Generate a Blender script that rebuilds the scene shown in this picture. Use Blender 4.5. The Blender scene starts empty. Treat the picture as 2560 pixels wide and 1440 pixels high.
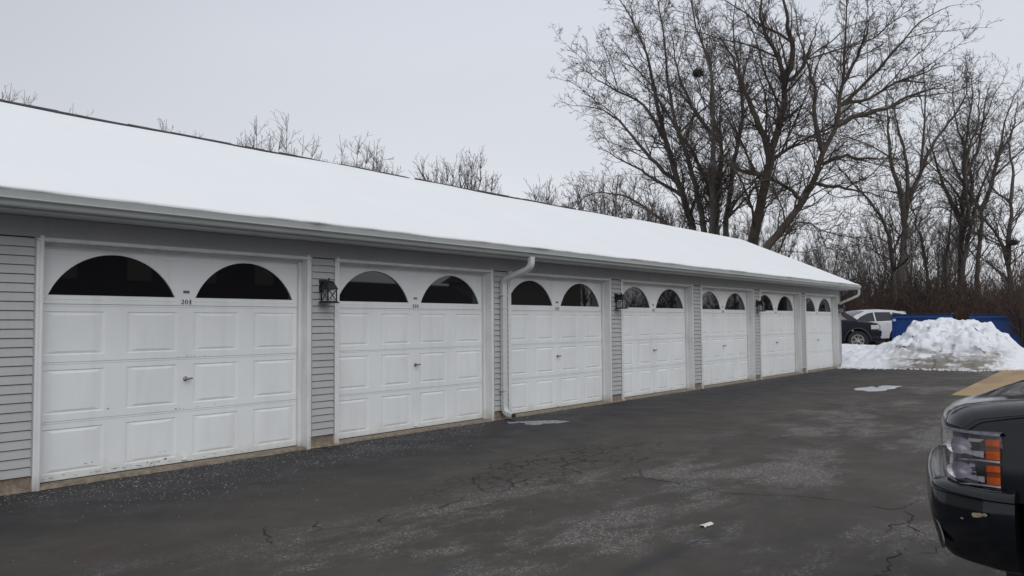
import bpy, bmesh, math, random
import numpy as np
from mathutils import Vector, Matrix
random.seed(7); np.random.seed(7)
S = bpy.context.scene
COL = S.collection
R = math.radians
# ------------------------------------------------------------------ camera
cam_d = bpy.data.cameras.new('camera'); cam = bpy.data.objects.new('camera', cam_d); COL.objects.link(cam); S.camera = cam
cam_d.sensor_width = 36; cam_d.lens = 1963.44 / 2560 * 36; cam_d.clip_start = .05; cam_d.clip_end = 3000
YAW, PIT, ROL = 0.8834, 0.0456, -0.0073
CAM = Vector((-2.7443, -7.7845, 1.4562))
F_ = Vector((math.sin(YAW)*math.cos(PIT), math.cos(YAW)*math.cos(PIT), math.sin(PIT)))
R_ = Vector((math.cos(YAW), -math.sin(YAW), 0)); U_ = R_.cross(F_)
R2 = R_*math.cos(ROL) + U_*math.sin(ROL); U2 = -R_*math.sin(ROL) + U_*math.cos(ROL)
cam.matrix_world = Matrix(((R2.x, U2.x, -F_.x, CAM.x), (R2.y, U2.y, -F_.y, CAM.y), (R2.z, U2.z, -F_.z, CAM.z), (0, 0, 0, 1)))
S.render.resolution_x = 1024; S.render.resolution_y = 576
# ------------------------------------------------------------------ sky and sun: an even winter overcast
SUN_EL, SUN_AZ = R(36), R(205)
w = bpy.data.worlds.new('World'); S.world = w; w.use_nodes = True
nt = w.node_tree; N = nt.nodes; L = nt.links
for n in list(N): N.remove(n)
out = N.new('ShaderNodeOutputWorld'); bg = N.new('ShaderNodeBackground')
sky = N.new('ShaderNodeTexSky'); sky.sky_type = 'NISHITA'; sky.sun_disc = False
sky.sun_elevation = SUN_EL; sky.sun_rotation = SUN_AZ; sky.air_density = 1.0; sky.dust_density = 3.0
tc = N.new('ShaderNodeTexCoord'); sep = N.new('ShaderNodeSeparateXYZ'); L.new(tc.outputs['Generated'], sep.inputs[0])
ramp = N.new('ShaderNodeValToRGB'); L.new(sep.outputs['Z'], ramp.inputs[0])
e = ramp.color_ramp.elements
e[0].position = 0.0; e[0].color = (6.9, 7.0, 7.35, 1); e[1].position = 1.0; e[1].color = (8.6, 8.9, 9.5, 1)
k = ramp.color_ramp.elements.new(.12); k.color = (7.1, 7.3, 7.75, 1)
k = ramp.color_ramp.elements.new(.42); k.color = (6.25, 6.55, 7.2, 1)
mp = N.new('ShaderNodeMapping'); mp.inputs['Scale'].default_value = (1, 1, 3.2); L.new(tc.outputs['Generated'], mp.inputs[0])
nz = N.new('ShaderNodeTexNoise'); nz.inputs['Scale'].default_value = 1.3; nz.inputs['Detail'].default_value = 5; nz.inputs['Roughness'].default_value = .45
L.new(mp.outputs[0], nz.inputs['Vector'])
r2 = N.new('ShaderNodeMapRange'); r2.inputs[1].default_value = .3; r2.inputs[2].default_value = .7; r2.inputs[3].default_value = .96; r2.inputs[4].default_value = 1.05
L.new(nz.outputs[0], r2.inputs[0])
mul = N.new('ShaderNodeVectorMath'); mul.operation = 'SCALE'; L.new(ramp.outputs[0], mul.inputs[0]); 
r3 = N.new('ShaderNodeMapRange'); r3.interpolation_type = 'SMOOTHSTEP'; L.new(sep.outputs['X'], r3.inputs[0])
for i_, q_ in enumerate((.1, .85, .86, 1.10)): r3.inputs[i_+1].default_value = q_
m3 = N.new('ShaderNodeMath'); m3.operation = 'MULTIPLY'; L.new(r2.outputs[0], m3.inputs[0]); L.new(r3.outputs[0], m3.inputs[1]); L.new(m3.outputs[0], mul.inputs['Scale'])
mix = N.new('ShaderNodeMix'); mix.data_type = 'RGBA'; mix.inputs[0].default_value = .94
L.new(sky.outputs[0], mix.inputs[6]); L.new(mul.outputs[0], mix.inputs[7]); L.new(mix.outputs[2], bg.inputs[0])
bg.inputs[1].default_value = .1; L.new(bg.outputs[0], out.inputs[0])
sd = bpy.data.lights.new('sun', 'SUN'); sd.energy = 1.0; sd.angle = R(50); sd.color = (1, .97, .93)
sun = bpy.data.objects.new('sun', sd); COL.objects.link(sun)
sun.rotation_euler = (math.pi/2 - SUN_EL, 0, math.pi - SUN_AZ + 0)
S.view_settings.view_transform = 'Standard'; S.view_settings.look = 'None'; S.view_settings.exposure = 0; S.view_settings.gamma = 1
S.view_settings.use_curve_mapping = False

# ------------------------------------------------------------------ helpers
class MB:
    def __init__(s): s.v = []; s.f = []
    def add(s, vs, fs):
        b = len(s.v); s.v += [tuple(q) for q in vs]; s.f += [tuple(b+i for i in f) for f in fs]; return s
    def box(s, x0, x1, y0, y1, z0, z1, skip=()):
        vs = [(x0,y0,z0),(x1,y0,z0),(x1,y1,z0),(x0,y1,z0),(x0,y0,z1),(x1,y0,z1),(x1,y1,z1),(x0,y1,z1)]
        fs = [(0,3,2,1),(4,5,6,7),(0,1,5,4),(1,2,6,5),(2,3,7,6),(3,0,4,7)]
        return s.add(vs, [f for i, f in enumerate(fs) if i not in skip])
    def quad(s, a, b, c, d): return s.add([a,b,c,d], [(0,1,2,3)])
    def prism(s, prof, axis, a0, a1, cap=True):
        """profile of 2-D points swept along an axis (0=x: prof is (y,z); 1=y: (x,z); 2=z: (x,y))"""
        def P(q, a): return {0:(a,q[0],q[1]), 1:(q[0],a,q[1]), 2:(q[0],q[1],a)}[axis]
        n = len(prof); vs = [P(q,a0) for q in prof] + [P(q,a1) for q in prof]
        fs = [(i,(i+1)%n,n+(i+1)%n,n+i) for i in range(n)]
        if cap: fs += [tuple(range(n))[::-1], tuple(range(n,2*n))]
        return s.add(vs, fs)
    def tube(s, pts, rad, sides=8, cap=True):
        pts = [Vector(q) for q in pts]; n = len(pts)
        if not hasattr(rad, '__len__'): rad = [rad]*n
        vs = []; fs = []; t = (pts[1]-pts[0]).normalized()
        a = t.orthogonal().normalized()
        for i in range(n):
            t = (pts[min(i+1,n-1)]-pts[max(i-1,0)]).normalized(); a = (a - t*a.dot(t)).normalized(); b = t.cross(a)
            for j in range(sides):
                g = 2*math.pi*j/sides; vs.append(pts[i] + (a*math.cos(g)+b*math.sin(g))*rad[i])
        for i in range(n-1):
            for j in range(sides):
                k = (j+1)%sides; fs.append((i*sides+j, i*sides+k, (i+1)*sides+k, (i+1)*sides+j))
        if cap: fs += [tuple(range(sides))[::-1], tuple((n-1)*sides+j for j in range(sides))]
        return s.add(vs, fs)
    def rtube(s, pts, hw, hd, side):
        """rectangular duct along pts; side = sideways unit vector"""
        pts = [Vector(q) for q in pts]; side = Vector(side).normalized(); n = len(pts); vs = []; fs = []
        c = .25
        for i in range(n):
            t = (pts[min(i+1,n-1)]-pts[max(i-1,0)]).normalized(); u = t.cross(side).normalized()
            for (p, q) in ((-1,-1+c),(-1+c,-1),(1-c,-1),(1,-1+c),(1,1-c),(1-c,1),(-1+c,1),(-1,1-c)):
                vs.append(pts[i]+side*hw*p+u*hd*q)
        for i in range(n-1):
            for j in range(8):
                k = (j+1)%8; fs.append((i*8+j, i*8+k, (i+1)*8+k, (i+1)*8+j))
        return s.add(vs, fs)
    def grid(s, rows):
        n = len(rows); m = len(rows[0]); vs = [q for r in rows for q in r]
        return s.add(vs, [(i*m+j, i*m+j+1, (i+1)*m+j+1, (i+1)*m+j) for i in range(n-1) for j in range(m-1)])
    def lathe(s, prof, sides=24, origin=(0,0,0), axis='x'):
        vs = []; fs = []; n = len(prof)
        for j in range(sides):
            g = 2*math.pi*j/sides; c, d = math.cos(g), math.sin(g)
            for (r, a) in prof:
                q = {'x':(a, r*c, r*d), 'y':(r*c, a, r*d), 'z':(r*c, r*d, a)}[axis]
                vs.append((q[0]+origin[0], q[1]+origin[1], q[2]+origin[2]))
        for j in range(sides):
            k = (j+1)%sides
            for i in range(n-1): fs.append((j*n+i, k*n+i, k*n+i+1, j*n+i+1))
        return s.add(vs, fs)
    def build(s, name, mat, parent=None, smooth=False, bevel=0, loc=None, angle=None, recalc=True):
        me = bpy.data.meshes.new(name); me.from_pydata(s.v, [], s.f); me.validate()
        if recalc:
            bm = bmesh.new(); bm.from_mesh(me); bmesh.ops.remove_doubles(bm, verts=bm.verts, dist=1e-5)
            bmesh.ops.recalc_face_normals(bm, faces=bm.faces); bm.to_mesh(me); bm.free()
        me.materials.append(mat)
        if smooth: me.polygons.foreach_set('use_smooth', [True]*len(me.polygons))
        o = bpy.data.objects.new(name, me); COL.objects.link(o)
        if parent: o.parent = parent
        if loc: o.location = loc
        if bevel:
            m = o.modifiers.new('bevel', 'BEVEL'); m.width = bevel; m.segments = 2; m.limit_method = 'ANGLE'; m.angle_limit = R(35)
        if smooth and angle:
            try: me.set_sharp_from_angle(angle=R(angle))
            except Exception: pass
        return o
def fast_tubes(paths, sides, name, mat, parent=None, smooth=True):
    """many tapered tubes as one mesh; paths = [(pts, radii)], any lengths"""
    V = []; Fc = []; base = 0
    byn = {}
    for p, r in paths: byn.setdefault(len(p), []).append((p, r))
    for n, lst in byn.items():
        P = np.array([p for p, r in lst], dtype=np.float64); Q = np.array([r for p, r in lst], dtype=np.float64); m = len(lst)
        T = np.empty_like(P); T[:,1:-1] = P[:,2:]-P[:,:-2] if n > 2 else 0
        T[:,0] = P[:,1]-P[:,0]; T[:,-1] = P[:,-1]-P[:,-2]
        T /= np.linalg.norm(T, axis=2, keepdims=True)+1e-9
        ref = np.zeros_like(T); ref[...,0] = .31; ref[...,1] = .2; ref[...,2] = .93
        dn = np.abs((T*ref).sum(2)) > .93; ref[dn] = (1, 0, 0)
        d0 = dn[:, :1] & True
        A = np.cross(T, ref); A /= np.linalg.norm(A, axis=2, keepdims=True)+1e-9
        for i in range(1, n):
            a = A[:,i-1] - T[:,i]*(A[:,i-1]*T[:,i]).sum(1, keepdims=True); A[:,i] = a/(np.linalg.norm(a, axis=1, keepdims=True)+1e-9)
        B = np.cross(T, A)
        g = np.arange(sides)*2*np.pi/sides
        ring = P[:,:,None,:] + Q[:,:,None,None]*(A[:,:,None,:]*np.cos(g)[None,None,:,None]+B[:,:,None,:]*np.sin(g)[None,None,:,None])
        V.append(ring.reshape(-1,3))
        idx = base + np.arange(m*n*sides).reshape(m,n,sides)
        a = idx[:,:-1,:]; b = np.roll(idx,-1,2)[:,:-1,:]; c = np.roll(idx,-1,2)[:,1:,:]; d = idx[:,1:,:]
        Fc.append(np.stack([a,b,c,d],-1).reshape(-1,4)); base += m*n*sides
    V = np.concatenate(V); Fc = np.concatenate(Fc)
    me = bpy.data.meshes.new(name); me.vertices.add(len(V)); me.vertices.foreach_set('co', V.astype(np.float32).ravel())
    me.loops.add(Fc.size); me.loops.foreach_set('vertex_index', Fc.astype(np.int32).ravel())
    me.polygons.add(len(Fc)); me.polygons.foreach_set('loop_start', np.arange(0, Fc.size, 4, dtype=np.int32))
    me.polygons.foreach_set('use_smooth', [smooth]*len(Fc)) if smooth else None
    me.update(calc_edges=True); me.materials.append(mat)
    o = bpy.data.objects.new(name, me); COL.objects.link(o)
    if parent: o.parent = parent
    return o
def empty(name, loc=(0,0,0), rz=0):
    o = bpy.data.objects.new(name, None); COL.objects.link(o); o.location = loc; o.rotation_euler = (0,0,rz); o.empty_display_size = .2; return o
def tag(o, label=None, cat=None, group=None, kind=None):
    if label: o['label'] = label
    if cat: o['category'] = cat
    if group: o['group'] = group
    if kind: o['kind'] = kind
    return o
def copy_tree(o, parent=None):
    c = o.copy(); COL.objects.link(c); c.parent = parent
    for ch in list(o.children): copy_tree(ch, c)
    return c

# ------------------------------------------------------------------ materials
def mat(name, col, rough=.6, var=0, vs=3, bump=0, bs=60, metal=0, spec=.5, coat=0, streak=None, dirt=None):
    m = bpy.data.materials.new(name); m.use_nodes = True; t = m.node_tree; b = t.nodes['Principled BSDF']
    b.inputs['Base Color'].default_value = (*col, 1); b.inputs['Roughness'].default_value = rough
    b.inputs['Metallic'].default_value = metal; b.inputs['Specular IOR Level'].default_value = spec; b.inputs['Coat Weight'].default_value = coat
    tcn = t.nodes.new('ShaderNodeTexCoord'); geo = t.nodes.new('ShaderNodeNewGeometry'); last = None
    def noise(scale, det=4, rgh=.55, stretch=None):
        n = t.nodes.new('ShaderNodeTexNoise'); n.inputs['Scale'].default_value = scale; n.inputs['Detail'].default_value = det; n.inputs['Roughness'].default_value = rgh
        if stretch:
            q = t.nodes.new('ShaderNodeMapping'); q.inputs['Scale'].default_value = stretch; t.links.new(geo.outputs['Position'], q.inputs[0]); t.links.new(q.outputs[0], n.inputs['Vector'])
        else: t.links.new(geo.outputs['Position'], n.inputs['Vector'])
        return n.outputs[0]
    def rng(x, a, b2, c, d):
        r = t.nodes.new('ShaderNodeMapRange'); t.links.new(x, r.inputs[0])
        for i, q in enumerate((a, b2, c, d)): r.inputs[i+1].default_value = q
        return r.outputs[0]
    def mixc(f, a, c):
        q = t.nodes.new('ShaderNodeMix'); q.data_type = 'RGBA'
        if isinstance(f, (int, float)): q.inputs[0].default_value = f
        else: t.links.new(f, q.inputs[0])
        for i, x in ((6, a), (7, c)):
            if isinstance(x, tuple): q.inputs[i].default_value = (*x[:3], 1)
            else: t.links.new(x, q.inputs[i])
        return q.outputs[2]
    c = col
    if var:
        c = mixc(rng(noise(vs), .3, .7, 0, 1), tuple(x*(1-var) for x in col), tuple(min(1, x*(1+var)) for x in col))
    if streak:
        c = mixc(rng(noise(streak[1], 3, .6, streak[2]), .5, .8, 0, streak[3]), c, streak[0])
    if dirt:   # (colour, scale, threshold, strength)
        c = mixc(rng(noise(dirt[1], 8, .7), dirt[2], dirt[2]+.08, 0, dirt[3]), c, dirt[0])
    if not isinstance(c, tuple): t.links.new(c, b.inputs['Base Color'])
    if bump:
        bn = t.nodes.new('ShaderNodeBump'); bn.inputs['Strength'].default_value = bump; bn.inputs['Distance'].default_value = .01
        t.links.new(noise(bs, 5, .6), bn.inputs['Height']); t.links.new(bn.outputs[0], b.inputs['Normal'])
    m['_'] = 0
    return m
M = {}
M['door'] = mat('door_white_paint', (.80,.83,.845), .5, .05, 1.1, .03, 120, streak=((.45,.44,.41), 6, (1,1,.12), .22), dirt=((.25,.22,.18), 9, .73, .6))
M['trim'] = mat('trim_white', (.72,.735,.74), .45, .06, 3, .03, 80, streak=((.36,.34,.29), 7, (1,1,.2), .35))
def splash(m, col, ztop, amt):
    """road-salt and mud splashes dried on the lowest part of a surface"""
    t = m.node_tree; b = t.nodes['Principled BSDF']; src = b.inputs['Base Color'].links[0].from_socket; geo = t.nodes.new('ShaderNodeNewGeometry'); sx = t.nodes.new('ShaderNodeSeparateXYZ'); t.links.new(geo.outputs['Position'], sx.inputs[0])
    n = t.nodes.new('ShaderNodeTexNoise'); n.inputs['Scale'].default_value = 5; n.inputs['Detail'].default_value = 8; n.inputs['Roughness'].default_value = .75; t.links.new(geo.outputs['Position'], n.inputs['Vector'])
    a = t.nodes.new('ShaderNodeMath'); a.operation = 'MULTIPLY_ADD'; t.links.new(n.outputs[0], a.inputs[0]); a.inputs[1].default_value = -ztop*2.2; t.links.new(sx.outputs[2], a.inputs[2])
    r = t.nodes.new('ShaderNodeMapRange'); t.links.new(a.outputs[0], r.inputs[0]); r.inputs[1].default_value = -ztop*.1; r.inputs[2].default_value = -ztop*1.1; r.inputs[3].default_value = 0; r.inputs[4].default_value = amt
    q = t.nodes.new('ShaderNodeMix'); q.data_type = 'RGBA'; t.links.new(r.outputs[0], q.inputs[0]); t.links.new(src, q.inputs[6]); q.inputs[7].default_value = (*col, 1); t.links.new(q.outputs[2], b.inputs['Base Color'])
splash(M['door'], (.44,.41,.34), .15, .5); splash(M['trim'], (.30,.26,.20), .16, .6)
M['siding'] = mat('siding_grey_vinyl', (.430,.442,.447), .55, .05, 2, .05, 90, streak=((.30,.30,.29), 9, (1,1,.15), .3))
M['frieze'] = mat('frieze_grey', (.34,.345,.36), .5, .05, 2)
M['channel'] = mat('channel_grey', (.33,.34,.36), .5, .04, 3)
M['soffit'] = mat('soffit_grey', (.62,.64,.68), .55, .04, 3)
M['gutter'] = mat('gutter_grey_metal', (.40,.43,.42), .38, .06, 1.2, 0, streak=((.28,.30,.29), 5, (.3,1,1), .4))
M['spout'] = mat('downspout_white', (.58,.61,.60), .35, .05, 3, streak=((.38,.39,.36), 10, (1,1,.15), .4))
M['concrete'] = mat('foundation_concrete', (.23,.19,.145), .9, .35, 18, .6, 90, dirt=((.42,.38,.32), 60, .58, .7))
M['glass'] = mat('window_glass', (.006,.006,.008), .02, spec=.9)
M['seal'] = mat('rubber_black', (.02,.02,.02), .7)
M['black'] = mat('black_metal', (.012,.012,.014), .42, .2, 30)
M['number'] = mat('number_black', (.015,.015,.017), .5)
M['steel'] = mat('handle_steel', (.22,.22,.22), .35, .2, 20, metal=.8)
M['shingle'] = mat('shingle_dark', (.045,.045,.05), .9, .4, 8, .5, 30)
M['truck'] = mat('truck_black_paint', (.006,.008,.012), .10, .1, 2, spec=.5)
M['truck'].node_tree.nodes['Principled BSDF'].inputs['Coat Roughness'].default_value = .04
M['navy'] = mat('suv_dark_paint', (.005,.006,.012), .25, .1, 2, spec=.25)
M['wcar'] = mat('white_car_paint', (.62,.64,.67), .25, .03, 2, coat=.6)
M['plastic'] = mat('dark_plastic', (.02,.02,.022), .55, .2, 20)
M['tyre'] = mat('tyre_rubber', (.016,.016,.017), .85, .3, 15)
M['rim'] = mat('alloy_rim', (.42,.41,.39), .35, .1, 8, metal=.7)
M['chrome'] = mat('chrome', (.75,.75,.78), .12, metal=1)
M['reflector'] = mat('lamp_reflector', (.80,.77,.86), .3, .1, 30, metal=.25)
M['amber'] = mat('amber_lens', (.75,.13,.006), .25, .15, 60, coat=.6)
M['amberdk'] = mat('amber_lens_dark', (.30,.06,.006), .25, .15, 60, coat=.6)
M['lampin'] = mat('lamp_housing', (.20,.19,.235), .3, .35, 60, metal=.2)
M['carglass'] = mat('car_glass', (.012,.014,.015), .04, spec=.8)
M['blue'] = mat('dumpster_blue', (.011,.062,.27), .5, .18, 1.5, .1, 20, dirt=((.04,.05,.08), 3, .6, .5))
M['bluelid'] = mat('dumpster_lid', (.015,.03,.075), .55, .2, 3)
M['white'] = mat('plate_white', (.6,.62,.66), .5, .1, 8)
M['chip'] = mat('leaf_tan', (.30,.25,.17), .8, .3, 40)
M['paper'] = mat('paper_white', (.7,.68,.64), .9, .08, 30)
M['bark'] = mat('bark_dark', (.068,.055,.045), .95, .35, 2.5, .6, 14, streak=((.10,.095,.08), 1.2, (1,1,.3), .6))
M['twig'] = mat('twig_brown', (.072,.056,.048), .95, .3, 1.2)
M['barkgrey'] = mat('bark_grey', (.095,.084,.075), .95, .35, 2.5, .6, 14)
M['twiggrey'] = mat('twig_grey_brown', (.095,.078,.070), .95, .3, 1.2)
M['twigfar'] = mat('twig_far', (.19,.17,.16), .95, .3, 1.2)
M['brush'] = mat('brush_brown', (.072,.056,.050), .95, .45, .45)
M['brushred'] = mat('brush_reddish', (.105,.066,.052), .95, .35, .6)
M['slab'] = mat('tan_concrete', (.36,.25,.135), .9, .14, .8, .3, 40, streak=((.20,.135,.075), 1.1, (.3,1.3,1), .95), dirt=((.16,.13,.10), 5, .60, .5))

# ------------------------------------------------------------------ ground
def ground_z(x, y):
    """flat lot up to the far end, then a low rise to the upper lot behind the garage"""
    d = max(0., min(1., (x-24.6)/3.2)); d = d*d*(3-2*d); return .40*d
def asphalt_material():
    m = bpy.data.materials.new('asphalt'); m.use_nodes = True; t = m.node_tree; N = t.nodes; L = t.links; b = N['Principled BSDF']
    geo = N.new('ShaderNodeNewGeometry'); P = geo.outputs['Position']
    sx = N.new('ShaderNodeSeparateXYZ'); L.new(P, sx.inputs[0])
    def noise(scale, det=5, rgh=.55, st=None, dist=0):
        n = N.new('ShaderNodeTexNoise'); n.inputs['Scale'].default_value = scale; n.inputs['Detail'].default_value = det; n.inputs['Roughness'].default_value = rgh; n.inputs['Distortion'].default_value = dist
        if st:
            q = N.new('ShaderNodeMapping'); q.inputs['Rotation'].default_value = (0,0,st[3]); q.inputs['Scale'].default_value = st[:3]; L.new(P, q.inputs[0]); L.new(q.outputs[0], n.inputs['Vector'])
        else: L.new(P, n.inputs['Vector'])
        return n.outputs[0]
    def rng(x, a, c, lo=0, hi=1, smooth=False):
        r = N.new('ShaderNodeMapRange'); r.interpolation_type = 'SMOOTHSTEP' if smooth else 'LINEAR'; L.new(x, r.inputs[0])
        for i, q in enumerate((a, c, lo, hi)): r.inputs[i+1].default_value = q
        return r.outputs[0]
    def op(o, a, c=None):
        r = N.new('ShaderNodeMath'); r.operation = o
        for i, q in enumerate((a, c)):
            if q is None: continue
            if isinstance(q, (int, float)): r.inputs[i].default_value = q
            else: L.new(q, r.inputs[i])
        return r.outputs[0]
    def mx(f, a, c):
        q = N.new('ShaderNodeMix'); q.data_type = 'RGBA'
        if isinstance(f, (int, float)): q.inputs[0].default_value = f
        else: L.new(f, q.inputs[0])
        for i, x in ((6, a), (7, c)):
            if isinstance(x, tuple): q.inputs[i].default_value = (*x, 1)
            else: L.new(x, q.inputs[i])
        return q.outputs[2]
    y = sx.outputs[1]; x = sx.outputs[0]
    # sealed dark strip along the doors, worn brown wheel path, greyer middle
    yy = op('ADD', y, op('MULTIPLY', op('SUBTRACT', noise(.5, 4), .5), 2.4))
    near = rng(yy, -2.5, -.9, 0, 1, True)
    c = mx(rng(noise(.45, 5, .6), .35, .65), (.047,.038,.030), (.064,.056,.048))
    c = mx(rng(noise(1.6, 6, .65, (.35,1,1,.3)), .40, .68, 0, .7), c, (.044,.038,.033))
    c = mx(op('MULTIPLY', near, .85), c, (.023,.024,.028))
    dark = rng(noise(1.1, 3, .5, (.4,1.3,1,-.55)), .60, .70, 0, .55, True)
    c = mx(dark, c, (.033,.034,.042))
    # one long damp tyre stain
    ax, ay, bx, by = 0.6, -5.34, 2.75, -5.37
    vx, vy = bx-ax, by-ay; ll_ = math.hypot(vx, vy)
    dist = op('ABSOLUTE', op('ADD', op('MULTIPLY', op('SUBTRACT', x, ax), -vy/ll_), op('MULTIPLY', op('SUBTRACT', y, ay), vx/ll_)))
    alng = op('ADD', op('MULTIPLY', op('SUBTRACT', x, ax), vx/ll_), op('MULTIPLY', op('SUBTRACT', y, ay), vy/ll_))
    stn = op('MULTIPLY', rng(op('ADD', dist, op('MULTIPLY', noise(6, 4), .12)), .17, .07, 0, 1, True), rng(alng, ll_+.15, ll_-.3, 0, 1, True))
    c = mx(op('MULTIPLY', stn, .75), c, (.026,.027,.033))
    # fine aggregate
    c = mx(rng(noise(170, 3, .8), .46, .66, 0, .30), c, (.115,.105,.095))
    c = mx(rng(noise(45, 4, .7), .42, .30, 0, .35), c, (.022,.021,.02))
    # dried salt: speckle inside soft patches
    patch = rng(noise(.95, 7, .74, (.5,1,1,.35)), .47, .60, 0, 1, True)
    far = rng(yy, -2.9, -3.9, .12, 1, True)
    spk = rng(noise(48, 3, .8, None, 1.5), .54, .60, 0, 1)
    salt = op('MULTIPLY', op('MULTIPLY', patch, spk), far)
    c = mx(op('MULTIPLY', salt, .85), c, (.44,.42,.40))
    haze = op('MULTIPLY', op('MULTIPLY', patch, far), .13)
    c = mx(haze, c, (.17,.165,.16))
    # thin dried streaks running along the lot
    st = op('MULTIPLY', rng(noise(5.5, 6, .72, (.22,1.5,1,.25)), .62, .74, 0, .5), rng(noise(26, 4, .7), .45, .62))
    c = mx(st, c, (.26,.26,.26))
    # alligator cracking inside one long worn patch
    q = N.new('ShaderNodeMapping'); L.new(P, q.inputs[0]); q.inputs['Location'].default_value = (-3.9, 2.95, 0)
    q2 = N.new('ShaderNodeMapping'); q2.inputs['Rotation'].default_value = (0,0,R(5)); q2.inputs['Scale'].default_value = (.42, 1.35, 1); L.new(q.outputs[0], q2.inputs[0])
    ln = N.new('ShaderNodeVectorMath'); ln.operation = 'LENGTH'
    sz = N.new('ShaderNodeVectorMath'); sz.operation = 'MULTIPLY'; sz.inputs[1].default_value = (1,1,0); L.new(q2.outputs[0], sz.inputs[0]); L.new(sz.outputs[0], ln.inputs[0])
    mask = rng(op('ADD', ln.outputs['Value'], op('MULTIPLY', op('SUBTRACT', noise(2.2, 3), .5), 1.1)), .95, .55, 0, 1, True)
    wv = N.new('ShaderNodeTexNoise'); wv.inputs['Scale'].default_value = 5; wv.inputs['Detail'].default_value = 3; L.new(P, wv.inputs['Vector'])
    ad = N.new('ShaderNodeVectorMath'); ad.operation = 'MULTIPLY_ADD'; L.new(wv.outputs['Color'], ad.inputs[0]); ad.inputs[1].default_value = (.22,.22,0); L.new(P, ad.inputs[2])
    vo = N.new('ShaderNodeTexVoronoi'); vo.feature = 'DISTANCE_TO_EDGE'; vo.inputs['Scale'].default_value = 5.2; L.new(ad.outputs[0], vo.inputs['Vector'])
    cr = rng(vo.outputs['Distance'], .062, .02, 0, 1)
    crk = op('MULTIPLY', op('MULTIPLY', cr, mask), rng(noise(3.1, 3), .36, .50, .15, 1))
    c = mx(op('MULTIPLY', crk, .85), c, (.014,.013,.012))
    L.new(c, b.inputs['Base Color'])
    L.new(rng(noise(2.2, 4), .3, .7, .62, .9), b.inputs['Roughness']); b.inputs['Specular IOR Level'].default_value = .32
    bn = N.new('ShaderNodeBump'); bn.inputs['Strength'].default_value = .55; bn.inputs['Distance'].default_value = .006
    L.new(op('SUBTRACT', op('ADD', noise(170, 4, .7), op('MULTIPLY', noise(9, 4), .6)), op('MULTIPLY', crk, 2)), bn.inputs['Height']); L.new(bn.outputs[0], b.inputs['Normal'])
    return m
M['asphalt'] = asphalt_material()
M['snow'] = mat('snow_clean', (.81,.83,.85), .75, .015, .8, .12, 7)
M['ground'] = mat('winter_ground', (.10,.08,.06), .95, .3, .7, .4, 10, dirt=((.75,.77,.8), .5, .46, 1))
M['snowground'] = mat('snow_ground', (.80,.82,.85), .85, .08, .6, .4, 6, dirt=((.20,.16,.13), 1.4, .60, .8))

gr = MB(); xs = [-1200,-300,-80,-30,-12,0,12,20,24.6,25.2,25.9,26.6,27.2,27.8,32,45,70,110,250,600,1500]; ys = [-1200,-400,-120,-50,-20,-8,0,8,20,40,80,160,500,1500]
gr.grid([[(x, y, ground_z(x, y)-.02) for y in ys] for x in xs])
tag(gr.build('ground', M['snowground']), kind='structure')
# asphalt lot (a shallow mound where it meets the slab), plus the upper lot behind the snow bank
a = MB()
a.quad((-40,-22,0), (24.6,-22,0), (24.6,-.004,0), (-40,-.004,0))
tag(a.build('asphalt_lot', M['asphalt']), kind='structure')
a = MB(); a.quad((27.9,-18,.386),(45,-18,.386),(45,7,.386),(27.9,7,.386))
tag(a.build('upper_asphalt_lot', M['asphalt']), kind='structure')
CR = [[(2.48,-2.86),(2.65,-2.87),(2.85,-2.71),(3.06,-2.63)],[(2.73,-2.88),(2.46,-3.14),(2.41,-3.25),(2.5,-3.32),(2.6,-3.32),(2.82,-3.21),(2.89,-3.09),(3.05,-2.91)],[(1.59,-3.28),(1.74,-3.32),(1.91,-3.3),(2.02,-3.28),(2.15,-3.23),(2.26,-3.2)],[(1.45,-3.43),(1.57,-3.44),(1.7,-3.5),(1.89,-3.56),(2.05,-3.57),(2.38,-3.53)],[(2.82,-3.21),(3.04,-3.18),(3.09,-3.35),(3.27,-3.37)],[(3.74,-2.35),(3.59,-2.57),(3.44,-2.7),(3.63,-2.69),(3.46,-2.85)],[(3.45,-2.97),(3.6,-3.05),(3.76,-3.06),(3.99,-3.03),(4.18,-3.08),(4.34,-3.15)],[(2.77,-3.35),(2.9,-3.31),(2.91,-3.37),(2.81,-3.4)],[(4.16,-2.16),(4.42,-2.34),(4.81,-2.45),(5.09,-2.56),(5.11,-2.84),(5.58,-2.94),(5.93,-3.13),(6.4,-3.57)],[(4.18,-3.56),(4.5,-3.5),(4.89,-3.44)],[(3.85,-3.79),(3.71,-3.95),(3.82,-3.98),(4.05,-3.82),(4.22,-3.67)],[(4.07,-1.36),(4.14,-1.63),(4.02,-2.05)],[(3.83,-3.94),(3.8,-4.12),(3.75,-4.43)],[(1.18,-3.25),(1.17,-3.31),(1.25,-3.21),(1.37,-3.21)],[(3.76,-3.98),(3.75,-4.22),(3.69,-4.63),(3.64,-4.87),(3.76,-5.2),(3.92,-5.46),(3.9,-5.79),(3.86,-6.17),(4.17,-6.24),(4.54,-6.27)],[(2.84,-6.46),(2.65,-6.49),(2.45,-6.48),(2.25,-6.5),(1.95,-6.53),(1.67,-6.58)],[(3.9,-6.22),(3.69,-6.33),(3.49,-6.36),(3.38,-6.28),(3.13,-6.29)],[(3.45,-6.51),(3.28,-6.47),(3.45,-6.37)],[(2.98,-6.64),(2.81,-6.63),(2.67,-6.57)],[(3.6,-3.9),(3.8,-3.91),(3.76,-3.98)],[(7.04,-1.85),(6.93,-2.14),(6.91,-2.4)],[(0.58,-2.71),(0.42,-2.95),(0.3,-3.27)],[(0.92,-2.86),(0.77,-3.05),(0.71,-3.15)]]
ck = MB()
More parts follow.
